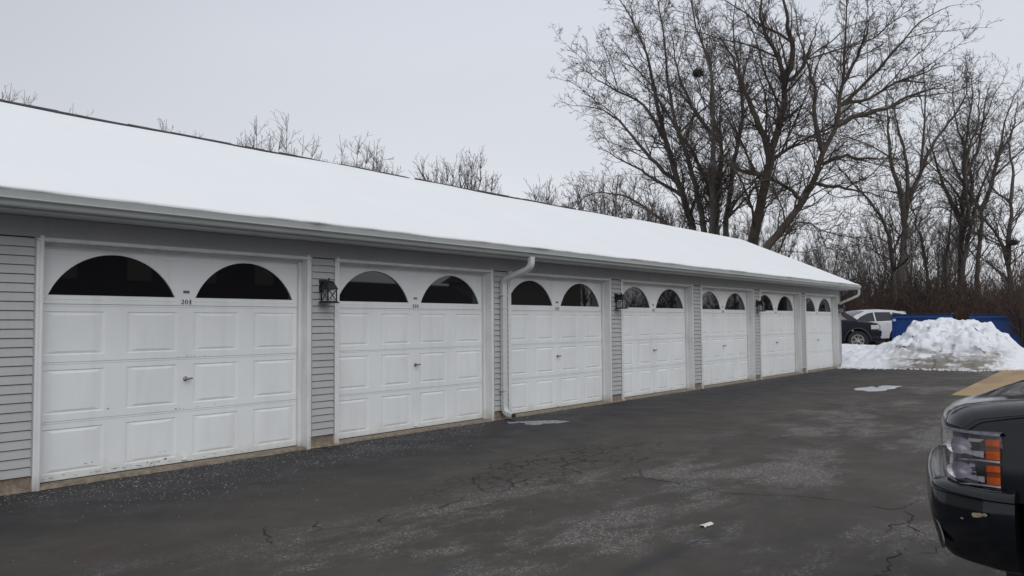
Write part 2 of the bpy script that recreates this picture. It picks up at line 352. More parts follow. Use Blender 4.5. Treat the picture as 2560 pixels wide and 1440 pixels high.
for ci, line in enumerate(CR):
    pts = []
    for i in range(len(line)-1):
        p, q = Vector(line[i]), Vector(line[i+1]); n = max(2, int((q-p).length/.045))
        for j in range(n):
            g = p.lerp(q, j/n); d = (q-p).normalized(); s = Vector((-d.y, d.x)); pts.append(g + s*random.gauss(0, .016))
    pts.append(Vector(line[-1])); m_ = len(pts); rows = []
    wd = .0046 if ci in (8, 14) else .0050
    for i, g in enumerate(pts):
        d = (pts[min(i+1,m_-1)]-pts[max(i-1,0)]).normalized(); s = Vector((-d.y, d.x)); ww = wd*random.uniform(.25, 1.5)*min(1, .2+4*min(i, m_-1-i)/m_)
        rows.append([(g.x-s.x*ww, g.y-s.y*ww, .003), (g.x+s.x*ww, g.y+s.y*ww, .003)])
    ck.grid(rows)
M['crack'] = mat('crack_dark', (.012,.011,.010), .95, .4, 20)
tag(ck.build('asphalt_cracks', M['crack'], recalc=False), kind='structure')
a = MB()
pl = [(14.6,-4.62),(19,-4.46),(24.3,-4.25),(24.5,-9),(24.2,-16),(14.1,-16),(14.3,-8),(14.5,-5.8)]
a.prism([(x,y) for x,y in pl], 2, -.05, .012)
tag(a.build('concrete_slab', M['slab']), kind='structure')
# salt grains scattered at the foot of the doors
sg = MB(); rs = random.Random(3)
def grain(x, y, r):
    h = r*.7; a0 = rs.uniform(0, 6.28); vs = [(x+r*math.cos(a0+k*2.09)*rs.uniform(.7,1.3), y+r*math.sin(a0+k*2.09)*rs.uniform(.7,1.3), .001) for k in range(3)]
    sg.add(vs+[(x,y,h)], [(0,1,3),(1,2,3),(2,0,3)])
for i in range(2800):
    x = -1 + 24*rs.random()**1.5; cl = .5+.5*math.sin(x*2.1+1)*math.sin(x*.9); y = -.02-abs(rs.gauss(0, .10+.34*cl))
    grain(x, y, rs.uniform(.002,.006)*(1.5 if rs.random() < .04 else 1))
for i in range(1500):
    cx, cy = rs.choice([(2.6,-.75),(3.4,-.5),(.6,-.5),(1.6,-.55),(5.0,-.35),(1.0,-1.2),(3.9,-.9)]); grain(rs.gauss(cx,.45), min(-.03, rs.gauss(cy,.22)), rs.uniform(.002,.006))
for i in range(500): grain(rs.uniform(-1,9), rs.uniform(-5.5,-.5), rs.uniform(.002,.0055))
M['salt'] = mat('salt_white', (.50,.51,.53), .7)
tag(sg.build('salt_grains', M['salt'], recalc=False), 'white de-icing salt grains scattered along the foot of the garage doors', 'salt', kind='stuff')
def blob(name, outline, z, h, m, label, cat):
    b = MB(); n = len(outline); cx = sum(q[0] for q in outline)/n; cy = sum(q[1] for q in outline)/n
    rings = []
    for f, hh in ((1,0),(.97,h*.55),(.82,h),(.4,h*1.1)): rings.append([(cx+(q[0]-cx)*f, cy+(q[1]-cy)*f, z+hh) for q in outline])
    vs = [q for r in rings for q in r]+[(cx,cy,z+h)]; fs = []
    for k in range(3):
        for i in range(n): j = (i+1)%n; fs.append((k*n+i, k*n+j, (k+1)*n+j, (k+1)*n+i))
    for i in range(n): fs.append((3*n+i, 3*n+(i+1)%n, 4*n))
    b.add(vs, fs); o = b.build(name, m, smooth=True, recalc=False); return tag(o, label, cat)
blob('snow_remnant', [(15.02,-2.68),(15.30,-2.66),(15.62,-2.78),(15.95,-2.80),(15.70,-2.90),(15.40,-2.93),(15.62,-3.02),(15.95,-2.98),(16.22,-2.88),(16.40,-3.02),(16.36,-3.20),(16.42,-3.33),(16.0,-3.30),(15.62,-3.36),(15.30,-3.27),(15.02,-3.34),(14.70,-3.22),(14.56,-3.08),(14.80,-2.95),(14.72,-2.82)], .002, .010, mat('slush', (.44,.45,.46), .8, .2, 5, .3, 20, dirt=((.16,.155,.15), 7, .60, .7)), 'flat patch of melting white snow alone on the far asphalt', 'snow patch')
M['ice'] = mat('thin_ice', (.30,.31,.33), .45, .3, 14, dirt=((.06,.06,.065), 16, .5, 1))
blob('ice_patch', [(6.22,-.30),(6.45,-.42),(6.6,-.52),(6.85,-.72),(6.9,-.98),(6.6,-.98),(6.45,-.84),(6.25,-.86),(6.2,-.66),(6.35,-.55),(6.15,-.42)], .002, .003, M['ice'], 'thin pale ice patch on asphalt below the downspout outlet', 'ice patch')
b = MB(); rows = []
for i in range(7):
    rows.append([(2.47+i*.022+j*.004, -5.26+j*.018+.006*math.sin(i), .004+.012*abs(math.sin(i*1.1+j))*(1 if 0<j<3 else .3)) for j in range(4 if 0 < i < 6 else 4)])
b.grid(rows); tag(b.build('paper_scrap', M['paper'], smooth=True), 'small crumpled white paper scrap lying alone on the foreground asphalt', 'litter')

# ------------------------------------------------------------------ the garage building
garage = empty('garage_building', (0,0,0))
tag(garage, 'long low white and grey garage row with snow covered gable roof and arched door windows', 'garage building')
PD, NW = 3.318, 7              # door spacing, number of doors
XL, XR, ZT = 0.045, 2.895, 2.235   # rough opening relative to each bay
XE, XW = 23.11, -6.0           # far and near end of the building
REC = .144
wl = MB(); fr = MB(); ch = MB(); fd = MB(); tr = []
PIT_ = .0815
def siding(x0, x1, z0, z1, y=0.):
    z = z0
    while z < z1-.01:
        h = min(PIT_, z1-z)
        wl.prism([(y-.019,z),(y-.007,z+h-.009),(y+.014,z+h-.009),(y+.014,z+h),(y+.03,z+h),(y+.03,z)], 0, x0, x1); z += PIT_
def siding_end(y0, y1, z0, x):
    z = z0
    while z < 4.1:
        t0, t1 = max(y0, (z+PIT_-2.62)/.447-.2), y1
        wd = 0 if z < 2.5 else (z-2.5)/.447
        a_, b_ = y0+wd, y1-wd
        if b_-a_ < .2: break
        wl.prism([(x+.018,z),(x+.007,z+PIT_-.007),(x-.014,z+PIT_-.007),(x-.014,z+PIT_),(x-.03,z+PIT_),(x-.03,z)], 1, a_, b_); z += PIT_
piers = [(XW, -.015)] + [(k*PD+2.955, (k+1)*PD-.015) for k in range(NW-1)] + [((NW-1)*PD+2.955, XE)]
for (x0, x1) in piers:
    siding(x0+.012, x1-.012, .142, 2.27)
    MB().box(x0, x1, .006, .16, -.03, .150).build('foundation', M['concrete'], garage)
    ch.box(x0, x0+.014, -.019, .02, .135, 2.27); ch.box(x1-.014, x1, -.019, .02, .135, 2.27)
ch.box(XW, XE, -.020, .02, 2.270, 2.288)
fr.box(XW, XE-.02, -.012, .04, 2.288, 2.452)
for xx in (.06, 3.7, 7.35, 11.0, 14.65, 18.3, 22.0): ch.box(xx, xx+.03, -.016, -.011, 2.288, 2.452)
siding_end(0.04, 6.4, .142, XE); fd.box(XE-.16, XE-.004, .16, 6.4, -.03, .145)
ch.box(XE-.01, XE+.022, -.022, .045, .13, 2.46)
wl.box(XW+.02, XE-.04, 6.2, 6.4, 0, 2.5)       # rear wall
wl.box(XW, XW+.1, .03, 6.2, 0, 2.5)
wall = wl.build('wall', M['siding'], garage); tag(wall)
fr.build('frieze_board', M['frieze'], garage); ch.build('siding_channel', M['channel'], garage); fd.build('foundation', M['concrete'], garage)
# sill strip under the doors (ragged front edge)
sl = MB(); rows = []; x = XW
rr = random.Random(5); jit = 0
while x < XE:
    jit = .7*jit + rr.gauss(0, .006); rows.append([(x, -.025+jit, .002), (x, -.018+jit*.9, .022), (x, .02, .030), (x, .19, .032)]); x += .08
sl.grid(rows); sl.build('door_sill', M['concrete'], garage, smooth=False)
# soffit, fascia, gutter, roof deck
sf = MB(); xx = XW
while xx < XE+.2:
    x2 = min(xx+.30, XE+.22); sf.box(xx, x2-.007, -.482, .03, 2.455, 2.47); sf.box(x2-.007, x2, -.482, .03, 2.459, 2.474); xx = x2
sf.build('soffit', M['soffit'], garage)
fa = MB(); fa.box(XW, XE+.235, -.500, -.484, 2.440, 2.60); fa.build('fascia', M['gutter'], garage)
gt = MB()
prof = [(-.502,2.578),(-.502,2.452),(-.548,2.450),(-.561,2.457),(-.568,2.472),(-.573,2.490),(-.584,2.503),(-.603,2.510),(-.606,2.516),(-.598,2.522),(-.600,2.572),(-.604,2.582),(-.590,2.584),(-.588,2.570),(-.560,2.50),(-.515,2.47),(-.510,2.578)]
gt.prism(prof, 0, XW, XE+.24)
for xx in (.95, 4.35, 8.95, 12.9, 16.6, 20.3): gt.prism([(q[0]-.0015, q[1]-.0012) for q in prof[:12]]+[(-.502,2.583)], 0, xx, xx+.012)
gt.build('gutter', M['gutter'], garage, smooth=True, angle=40)
rf = MB(); SLP = .447
def rz(y): return 2.545 + SLP*(y+.5) if y <= 3.2 else 2.545+SLP*3.7 - SLP*(y-3.2)
rf.prism([(-.52,2.585-.02),(3.2,rz(3.2)),(6.9,rz(6.9)),(6.9,rz(6.9)-.1),(3.2,rz(3.2)-.1),(-.484,2.60-.14)], 0, XW, XE+.22)
rf.build('roof', M['shingle'], garage)
rk = MB()     # rake boards on the gable end
rk.prism([(-.55,2.585),(3.2,rz(3.2)+.012),(3.2,rz(3.2)-.16),(-.484,2.45),(-.55,2.45)], 0, XE+.222, XE+.24)
rk.prism([(6.9,rz(6.9)+.01),(3.2,rz(3.2)+.012),(3.2,rz(3.2)-.16),(6.9,2.36)], 0, XE+.222, XE+.24)
rk.box(XE+.03, XE+.22, -.484, 6.8, 2.446, 2.454)
rk.build('rake_board', M['gutter'], garage)
rc = MB(); xx = XW
rz_ = random.Random(9)
while xx < 15.2:
    t = rz_.uniform(-.008,.010) - (.035 if rz_.random() < .07 and xx > 4 else 0)
    rc.prism([(3.04,4.225+t),(3.2,4.279+t),(3.36,4.225+t),(3.36,4.20),(3.2,4.2),(3.04,4.20)], 0, xx, xx+.31); xx += .305
rc.build('ridge_cap', M['shingle'], garage)
# snow blanket: its own thing, lying on the roof
sn = []; ysn = [-.60,-.612,-.608,-.595,-.56,-.5,-.35,0,.5,1,1.5,2,2.5,2.9,3.08,3.16,3.2,3.3,4.5,6.9]
rs2 = random.Random(12)
xsn = [XW + i*.2 for i in range(int((XE+.2-XW)/.2))] + [XE+.12, XE+.2, XE+.245, XE+.262, XE+.27, XE+.265]
def sm(a, b, v): v = max(0, min(1, (v-a)/(b-a))); return v*v*(3-2*v)
for xi, x in enumerate(xsn):
    ed = .012*math.sin(x*1.7)+.010*math.sin(x*4.3+1)+.008*math.sin(x*9.1)+rs2.gauss(0,.006); row = []
    rnd = 1 - sm(XE-.05, XE+.265, x)**2.5
    if xi == len(xsn)-1: rnd = -.2
    rid = sm(13.5, 16.5, x)
    for j, y in enumerate(ysn):
        base = 2.555 + .4475*(min(y,3.2)+.6) - (.4475*(y-3.2) if y > 3.2 else 0)
        if j == 0: z = 2.572; yy = -.575
        elif j == 1: z = 2.588; yy = -.598+ed
        elif j == 2: z = 2.602; yy = -.600+ed
        elif j == 3: z = 2.616; yy = -.588+ed
        elif j == 4: z = 2.634; yy = -.56+ed
        else:
            th = .052 + .009*math.sin(x*.8+y)+.006*math.sin(x*2.3-y*1.7) + (.010*rs2.random() if y < .3 else .003*rs2.random())
            if y > 3.05: th = .035+.02*rid if y < 3.25 else .04
            if y > 3.0 and y < 3.3: th += -.055*(1-rid)
            z = base + th*max(rnd, .1); yy = y
            if y == 3.2: z -= .012
        if j < 5: z = 2.572 + (z-2.572)*max(rnd, .15); 
        row.append((x, yy, z))
    sn.append(row)
last = [(q[0]-.02, q[1], q[2]-.06) for q in sn[-1]]; sn.append(last)
sb = MB(); sb.grid(sn); so = sb.build('roof_snow', M['snow'], smooth=True, recalc=False)
tag(so, 'smooth blanket of white snow covering the long garage roof', 'snow', kind='stuff')

# doors --------------------------------------------------------------
DX0, DX1, DC = .072, 2.895, 1.484
SEAMS = [.036, .58, 1.127, 1.672, 2.235]
PCOL = [(.105,.665),(.865,1.395),(1.565,2.10),(2.285,2.852)]
def door_mesh():
    d = MB(); y = REC
    d.box(DX0, DX1, y+.012, y+.05, SEAMS[0], SEAMS[3])
    for s in range(3):
        z0, z1 = SEAMS[s]+(.0 if s == 0 else .003), SEAMS[s+1]-.003
        p0, p1 = z0+.066, z1-.066
        xs = [DX0]+[q for c in PCOL for q in c]+[DX1]; zs = [z0, p0, p1, z1]
        for i in range(len(xs)-1):
            for j in range(3):
                a_, b_, c_, e_ = xs[i], xs[i+1], zs[j], zs[j+1]
                if i % 2 == 1 and j == 1:
                    rg = []
                    for ins, ix, dy in ((0,0,0),(.007,.028,.0075),(.014,.036,.0075),(.036,.100,-.001),(.040,.104,-.001)):
                        rg.append([(a_+ix,y+dy,c_+ins),(b_-ix,y+dy,c_+ins),(b_-ix,y+dy,e_-ins),(a_+ix,y+dy,e_-ins)])
                    for k in range(len(rg)-1):
                        for m_ in range(4): n_ = (m_+1)%4; d.quad(rg[k][m_], rg[k][n_], rg[k+1][n_], rg[k+1][m_])
                    d.quad(*rg[-1])
                else: d.quad((a_,y,c_),(b_,y,c_),(b_,y,e_),(a_,y,e_))
        for (za, zb) in ((z0,0),(z1,1)): d.quad((DX0,y,za),(DX1,y,za),(DX1,y+.02,za),(DX0,y+.02,za))
        d.prism([(y,z1-.018),(y-.003,z1-.014),(y-.003,z1),(y,z1)], 0, DX0, DX1)
        # tongue line just under each seam
    # top section with two arched openings
    z0, z1 = SEAMS[3]+.003, SEAMS[4]
    xs = [DX0]; arcs = []
    for c in (.752, 2.196):
        for i in range(33): xs.append(c-.608+1.216*i/32)
    xs.append(DX1); Rr = .662; H = .405; zb = 1.757
    def top(x):
        for c in (.752, 2.196):
            if abs(x-c) <= .6081:
                return zb + max(0, math.sqrt(max(0, Rr*Rr-(x-c)**2))-(Rr-H))
        return None
    dp = .022
    for i in range(len(xs)-1):
        a_, b_ = xs[i], xs[i+1]; ta, tb = top(a_), top(b_)
        inside = ta is not None and tb is not None and b_-a_ < .1
        if not inside: d.quad((a_,y,z0),(b_,y,z0),(b_,y,z1),(a_,y,z1)); continue
        d.quad((a_,y,z0),(b_,y,z0),(b_,y,zb),(a_,y,zb)); d.quad((a_,y,ta),(b_,y,tb),(b_,y,z1),(a_,y,z1))
        d.quad((a_,y,ta),(b_,y,tb),(b_,y+dp,tb),(a_,y+dp,ta)); d.quad((a_,y,zb),(b_,y,zb),(b_,y+dp,zb),(a_,y+dp,zb))
    d.quad((DX0,y,z0),(DX1,y,z0),(DX1,y+.02,z0),(DX0,y+.02,z0))
    for (a_, b_) in PCOL:
        d.prism([(y,1.716),(y-.003,1.719),(y-.003,1.722),(y,1.725)], 0, a_, b_)
        for q in (a_, b_):
            d.prism([(q-.004,y),(q,y-.003),(q+.004,y)], 2, 1.722, 1.74) if False else None
        d.prism([(y,2.185),(y-.003,2.188),(y-.003,2.191),(y,2.194)], 0, a_, b_)
    for (a_, b_) in ((.105,.42),(1.08,1.395),(1.565,1.87),(2.53,2.852)):
        d.prism([(y,2.135),(y-.002,2.138),(y-.002,2.141),(y,2.144)], 0, a_, b_)
    return d
def win_mesh(c):
    g = MB(); y = REC+.0215; n = 32; Rr = .662; H = .405; zb = 1.757
    pts = [(c-.608+1.216*i/n, zb+max(0, math.sqrt(max(0, Rr*Rr-(1.216*i/n-.608)**2))-(Rr-H))) for i in range(n+1)]
    # single pane, no box behind: its black colour stands for the unlit garage inside
    fs = []; vs = [(x,y-.002,z) for x,z in pts]; g.add(vs, [tuple(range(n+1))])
    # rubber bead round the glass
    bd = MB()
    for i in range(n):
        (xa,za),(xb,zb2) = pts[i], pts[i+1]
        def inn(x, z): k = .975; return (c+(x-c)*k, 1.757+(z-1.757)*k+.004)
        (xc,zc),(xd,zd) = inn(xa,za), inn(xb,zb2)
        bd.quad((xa,y-.004,za),(xb,y-.004,zb2),(xd,y-.004,zd),(xc,y-.004,zc))
    return g, bd
def glyph(mb, ch_, x, z, h, wd, y):
    """bold slab-serif figures from thick strokes (unit box 0..1 x 0..1)"""
    S_ = {'0': [[(.5,.04,.06),(.22,.18,.12),(.17,.5,.17),(.22,.82,.12),(.5,.96,.06),(.78,.82,.12),(.83,.5,.17),(.78,.18,.12),(.5,.04,.06)]],
          '1': [[(.5,.0,.17),(.5,1,.17)],[(.18,.05,.06),(.82,.05,.06)],[(.2,.76,.07),(.5,.93,.10)]],
          '2': [[(.2,.72,.15),(.22,.88,.09),(.5,.96,.06),(.78,.84,.14),(.8,.66,.16),(.55,.4,.12),(.15,.12,.09)],[(.12,.1,.10),(.5,.16,.12),(.85,.08,.10)],[(.86,.1,.06),(.9,.28,.05)]],
          '4': [[(.66,.0,.16),(.66,1,.16)],[(.66,.97,.07),(.08,.33,.06)],[(.05,.30,.06),(.98,.30,.06)],[(.42,.05,.05),(.92,.05,.05)]],
          '3': [[(.2,.78,.13),(.3,.92,.07),(.55,.96,.06),(.8,.78,.14),(.5,.54,.07),(.82,.28,.16),(.55,.04,.06),(.25,.08,.08),(.15,.24,.13)]]}
    for st in S_[ch_]:
        P_ = [Vector((q[0]*wd+x, q[1]*h+z)) for q in st]; W_ = [q[2]*wd*.9 for q in st]; rows = []
        for i in range(len(P_)):
            d = (P_[min(i+1,len(P_)-1)]-P_[max(i-1,0)])
            if i in (0, len(P_)-1) and len(P_) > 3 and (P_[0]-P_[-1]).length < 1e-6: d = P_[1]-P_[-2]
            d.normalize(); s = Vector((-d.y, d.x))*W_[i]
            rows.append([(P_[i].x-s.x, y, P_[i].y-s.y), (P_[i].x+s.x, y, P_[i].y+s.y)])
        mb.grid(rows)
NUM = ['204','104','202','102','204','101','101']
dm = door_mesh().build('garage_door', M['door'], None)
proto_d = dm.data; bpy.data.objects.remove(dm)
proto = {}
def shared(key, name, mb_fn, mat_, parent, **kw):
    if key in proto:
        o = bpy.data.objects.new(name, proto[key]); COL.objects.link(o); o.parent = parent
        return o
    o = mb_fn().build(name, mat_, parent, **kw); proto[key] = o.data; return o
def handle_mb():
    h = MB(); x, z, y = DC, .905, REC
    h.lathe([(0,y-.012),(.017,y-.010),(.024,y-.004),(.026,y)], 16, (x,0,z), 'y'); h.tube([(x,y-.005,z),(x,y-.05,z)], .007, 8)
    h.tube([(x-.045,y-.048,z-.006),(x,y-.053,z),(x+.055,y-.048,z+.004)], [.005,.011,.007], 8); return h
def badge_mb():
    h = MB(); x, z, y = DC, 1.818, REC; h.box(x-.034,x+.034,y-.004,y,z-.014,z+.014)
    return h
def bracket_mb():
    h = MB(); x, z, y = DC, .060, REC; h.box(x-.035,x+.035,y-.007,y-.001,z,z+.05); h.box(x-.025,x+.025,y-.026,y-.007,z+.002,z+.010)
    for sx in (-.022,.022): h.lathe([(0,y-.012),(.005,y-.011),(.006,y-.006)], 8, (x+sx,0,z+.035), 'y')
    return h
def frame_mb():
    f = MB(); yo = -.030
    a0, a1 = -.015, 2.955
    # casing: narrow flange on the wall, rounded bright inner bead, deep jamb and door stop
    for s, xo, xi in ((1,a0,XL),(-1,a1,XR)):
        g = lambda q: xo+s*q
        f.prism([(g(0),yo+.012),(g(.024),yo+.012),(g(.030),yo),(g(.050),yo-.004),(xi,yo+.002),(xi,.01),(g(0),.01)], 2, -.004, 2.285 if s else 0)
        f.box(min(xi,xi-s*.03), max(xi,xi-s*.03), .01, REC+.06, .004, ZT)
        f.prism([(xi,REC-.045),(xi+s*.030,REC-.045),(xi+s*.030,REC-.008),(xi,REC-.008)], 2, .02, ZT-.001) if s < 0 else f.prism([(xi,REC-.045),(xi+.026,REC-.045),(xi+.026,REC-.008),(xi,REC-.008)], 2, .02, ZT-.001)
    f.prism([(.01,ZT),(yo+.002,ZT),(yo-.004,ZT+.012),(yo,ZT+.026),(yo+.012,ZT+.030),(yo+.012,ZT+.0495),(.01,ZT+.0495)], 0, a0+.002, a1-.002)
    f.box(XL-.02, XR+.02, .01, REC+.06, ZT+.0005, ZT+.03)
    f.prism([(REC-.045,ZT),(REC-.045,ZT-.024),(REC-.008,ZT-.024),(REC-.008,ZT)], 0, XL+.027, XR-.031)
    return f
for k in range(NW):
    dr = bpy.data.objects.new('garage_door', proto_d); COL.objects.link(dr); dr.parent = garage; dr.location = (k*PD, 0, 0)
    where = ['204 nearest the camera with paint chips', '104', '202 right of the downspout', '102', '204 fifth along the row', 'unreadable small, second from the far end', 'unreadable small, farthest of the row'][k]
    dr['label'] = 'white panelled garage door numbered ' + where if k < 5 else 'white panelled garage door with '+where[11:]+', tiny number plate'
    if k == 5: dr['label'] = 'white panelled garage door second from the far end of the row'
    if k == 6: dr['label'] = 'white panelled garage door at the far end of the row'
    for c in (.752, 2.196):
        wo = shared(('w',c), 'window', lambda: win_mesh(c)[0], M['glass'], dr, recalc=False)
        shared(('b',c), 'window_bead', lambda: win_mesh(c)[1], M['seal'], dr, recalc=False)
    shared('h', 'handle', handle_mb, M['steel'], dr, smooth=True, angle=40)
    shared('bg', 'maker_plate', badge_mb, M['steel'], dr)
    shared('br', 'bottom_bracket', bracket_mb, M['door'], dr)
    nm = MB(); hN = .052; wN = .033
    for i, c_ in enumerate(NUM[k]): glyph(nm, c_, DC-.056+i*.0405, 1.686, hN, wN, REC-.0045)
    nm.build('door_number', M['number'], dr, recalc=False)
    fo = shared('fr', 'door_frame', frame_mb, M['trim'], garage); fo.location = (k*PD, 0, 0)
    se = shared('se', 'bottom_seal', lambda: MB().box(DX0,DX1,REC-.004,REC+.03,.028,.040), M['seal'], dr)
# paint chips and scuffs on the nearest door and jambs: small exposed flecks
d0 = [o for o in garage.children if o.name == 'garage_door'][0]
cp = MB(); rq = random.Random(21)
def fleck(x, z, sx, sz):
    n = 7; a0 = rq.uniform(0,6); vs = [(x+sx*math.cos(a0+i*6.283/n)*rq.uniform(.5,1.2), REC-.0042, z+sz*math.sin(a0+i*6.283/n)*rq.uniform(.5,1.2)) for i in range(n)]
    cp.add(vs, [tuple(range(n))])
for (x, z, sx, sz) in ((1.28,.098,.017,.013),(1.21,.082,.014,.005),(1.13,.075,.02,.004),(1.09,.086,.006,.008),(1.0,.07,.03,.003),(.78,.075,.05,.002),(.62,.07,.03,.002),(.9,.12,.01,.003),(1.38,.60,.013,.005),(1.42,.602,.008,.004),(1.47,.598,.008,.003),(1.18,.60,.006,.003),(1.62,.60,.02,.0018),(1.82,.612,.006,.005),(1.40,1.138,.005,.004),(1.50,1.142,.008,.004),(1.55,1.142,.006,.004),(1.58,1.14,.006,.005),(1.70,1.14,.01,.0018),(1.16,1.14,.006,.002),(.70,.66,.01,.006),(.50,.16,.02,.003),(.56,.165,.008,.006),(1.22,.175,.008,.003),(1.27,.177,.006,.004)): fleck(x, z, sx, sz)
for i in range(40): fleck(rq.uniform(.1,2.8), rq.uniform(.05,.085), rq.uniform(.004,.02), rq.uniform(.0012,.003))
tag(cp.build('paint_chip', mat('bare_metal_chip', (.10,.085,.07), .8, .4, 60), d0, recalc=False), kind='stuff')

# downspouts ---------------------------------------------------------
ds = MB(); X0 = 6.465
def bend(p0, p1, p2, n=5, t=.28):
    p0, p1, p2 = Vector(p0), Vector(p1), Vector(p2); a_ = p1+(p0-p1).normalized()*t; c_ = p1+(p2-p1).normalized()*t
    return [tuple((1-s)**2*a_+2*s*(1-s)*p1+s*s*c_) for s in [i/n for i in range(n+1)]]
path = [(X0+.07,-.548,2.46)] + bend((X0+.07,-.548,2.46),(X0+.065,-.548,2.30),(X0+.01,-.056,2.13),6,.09) + bend((X0+.065,-.548,2.30),(X0,-.056,2.13),(X0,-.056,1.6),6,.10) + [(X0,-.056,1.0),(X0,-.056,.2)] + bend((X0,-.056,.4),(X0,-.056,.105),(X0+.03,-.33,.055),6,.10) + [(X0+.02,-.22,.072)]
ds.rtube(path, .050, .036, (1,0,0))
dso = ds.build('downspout', M['spout'], garage, smooth=True, angle=30)
for z in (1.705, .72): MB().rtube([(X0,-.056,z-.012),(X0,-.056,z+.012)], .053, .039, (1,0,0)).build('pipe_joint', M['spout'], dso)
for z in (1.9, .45):
    rb = MB(); rb.box(X0-.075, X0+.075, -.0985, -.094, z-.012, z+.012); rb.box(X0-.075,X0-.053,-.0945,-.012,z-.012,z+.012); rb.box(X0+.053,X0+.075,-.0945,-.012,z-.012,z+.012)
    rb.build('pipe_strap', M['spout'], dso)
oc = MB(); oc.box(X0-.024, X0+.064, -.2235, -.2205, .042, .102); oc.build('spout_mouth_shade', M['seal'], dso)  # black plate closing the pipe end, stands for its shaded inside
ds2 = MB(); XD = XE-.02
path = [(XD+.20,-.545,2.46)] + bend((XD+.20,-.545,2.46),(XD+.20,-.545,2.28),(XD+.10,-.02,2.02),6,.09) + bend((XD+.20,-.545,2.28),(XD+.075,.02,2.02),(XD+.075,.02,1.4),6,.08) + [(XD+.075,.02,.3)]
ds2.rtube(path, .045, .034, (1,.2,0)); ds2.build('downspout', M['spout'], garage, smooth=True, angle=30)

# lanterns: fixed to the piers but things of their own ---------------------
def lantern():
    t = empty('wall_lantern', (0,0,0))
    p = MB(); p.box(-.062,.062,-.022,-.010,-.085,.070); p.box(-.055,.055,-.030,-.022,-.077,.062); p.build('back_plate', M['black'], t, bevel=.003)
    a_ = MB(); a_.box(-.018,.018,-.09,-.03,.005,.045); a_.build('arm', M['black'], t)
    cy = -.125
    r_ = MB()
    def frus(mb, z0, h0, z1, h1):
        mb.add([(-h0,cy-h0,z0),(h0,cy-h0,z0),(h0,cy+h0,z0),(-h0,cy+h0,z0),(-h1,cy-h1,z1),(h1,cy-h1,z1),(h1,cy+h1,z1),(-h1,cy+h1,z1)],[(0,3,2,1),(4,5,6,7),(0,1,5,4),(1,2,6,5),(2,3,7,6),(3,0,4,7)])
    frus(r_, -.052, .077, -.040, .077); frus(r_, -.040, .074, .028, .044); frus(r_, .028,.046,.052,.030); r_.lathe([(0,.09),(.009,.085),(.012,.072),(.007,.062),(.016,.052)], 10, (0,cy,0), 'z')
    r_.build('lantern_cap', M['black'], t)
    c_ = MB(); h = .062; z0, z1 = -.190, -.052
    for sx in (-1,1):
        for sy in (-1,1): c_.box(sx*h-.006,sx*h+.006,cy+sy*h-.006,cy+sy*h+.006,z0,z1)
    def bar(p, q): c_.tube([p, q], .0042, 5)
    for s in (-1,1):
        bar((-h,cy+s*h,z0),(h,cy+s*h,z1)); bar((-h,cy+s*h,z1),(h,cy+s*h,z0)); bar((s*h,cy-h,z0),(s*h,cy+h,z1)); bar((s*h,cy-h,z1),(s*h,cy+h,z0))
    c_.build('lantern_cage', M['black'], t)
    b_ = MB(); frus(b_, -.215, .088, -.205, .088); frus(b_, -.205, .086, -.190, .068); b_.build('lantern_base', M['black'], t)
    g_ = MB(); h = .056
    for s in (-1,1):
        g_.quad((-h,cy+s*h,z0),(h,cy+s*h,z0),(h,cy+s*h,z1),(-h,cy+s*h,z1)); g_.quad((s*h,cy-h,z0),(s*h,cy+h,z0),(s*h,cy+h,z1),(s*h,cy-h,z1))
    m = bpy.data.materials.new('lantern_glass'); m.use_nodes = True; tt = m.node_tree; pr = tt.nodes['Principled BSDF']; pr.inputs['Base Color'].default_value = (.9,.92,.9,1); pr.inputs['Roughness'].default_value = .05; pr.inputs['Alpha'].default_value = .22
    g_.build('glass_pane', m, t)
    s_ = MB(); s_.tube([(0,cy,-.19),(0,cy,-.15)], .012, 8); s_.lathe([(0,-.15),(.016,-.14),(.021,-.115),(.014,-.085),(0,-.075)], 10, (0,cy,0), 'z'); s_.build('bulb', M['white'], t)
    return t
LP = [(3.13,'black square wall lantern on the siding between doors 204 and 104, nearest the camera'),(3*PD-.18,'black wall lantern on the siding between doors 202 and 102'),(5*PD-.18,'small black wall lantern two piers before the far corner, left of the sixth door'),(6*PD+3.04,'smallest black wall lantern at the far right corner of the garage')]
lt = None
for x, lb in LP:
    lt = lantern() if lt is None else copy_tree(lt); lt.location = (x, 0, 1.935); tag(lt, lb, 'wall lamp', 'lanterns along the garage wall')

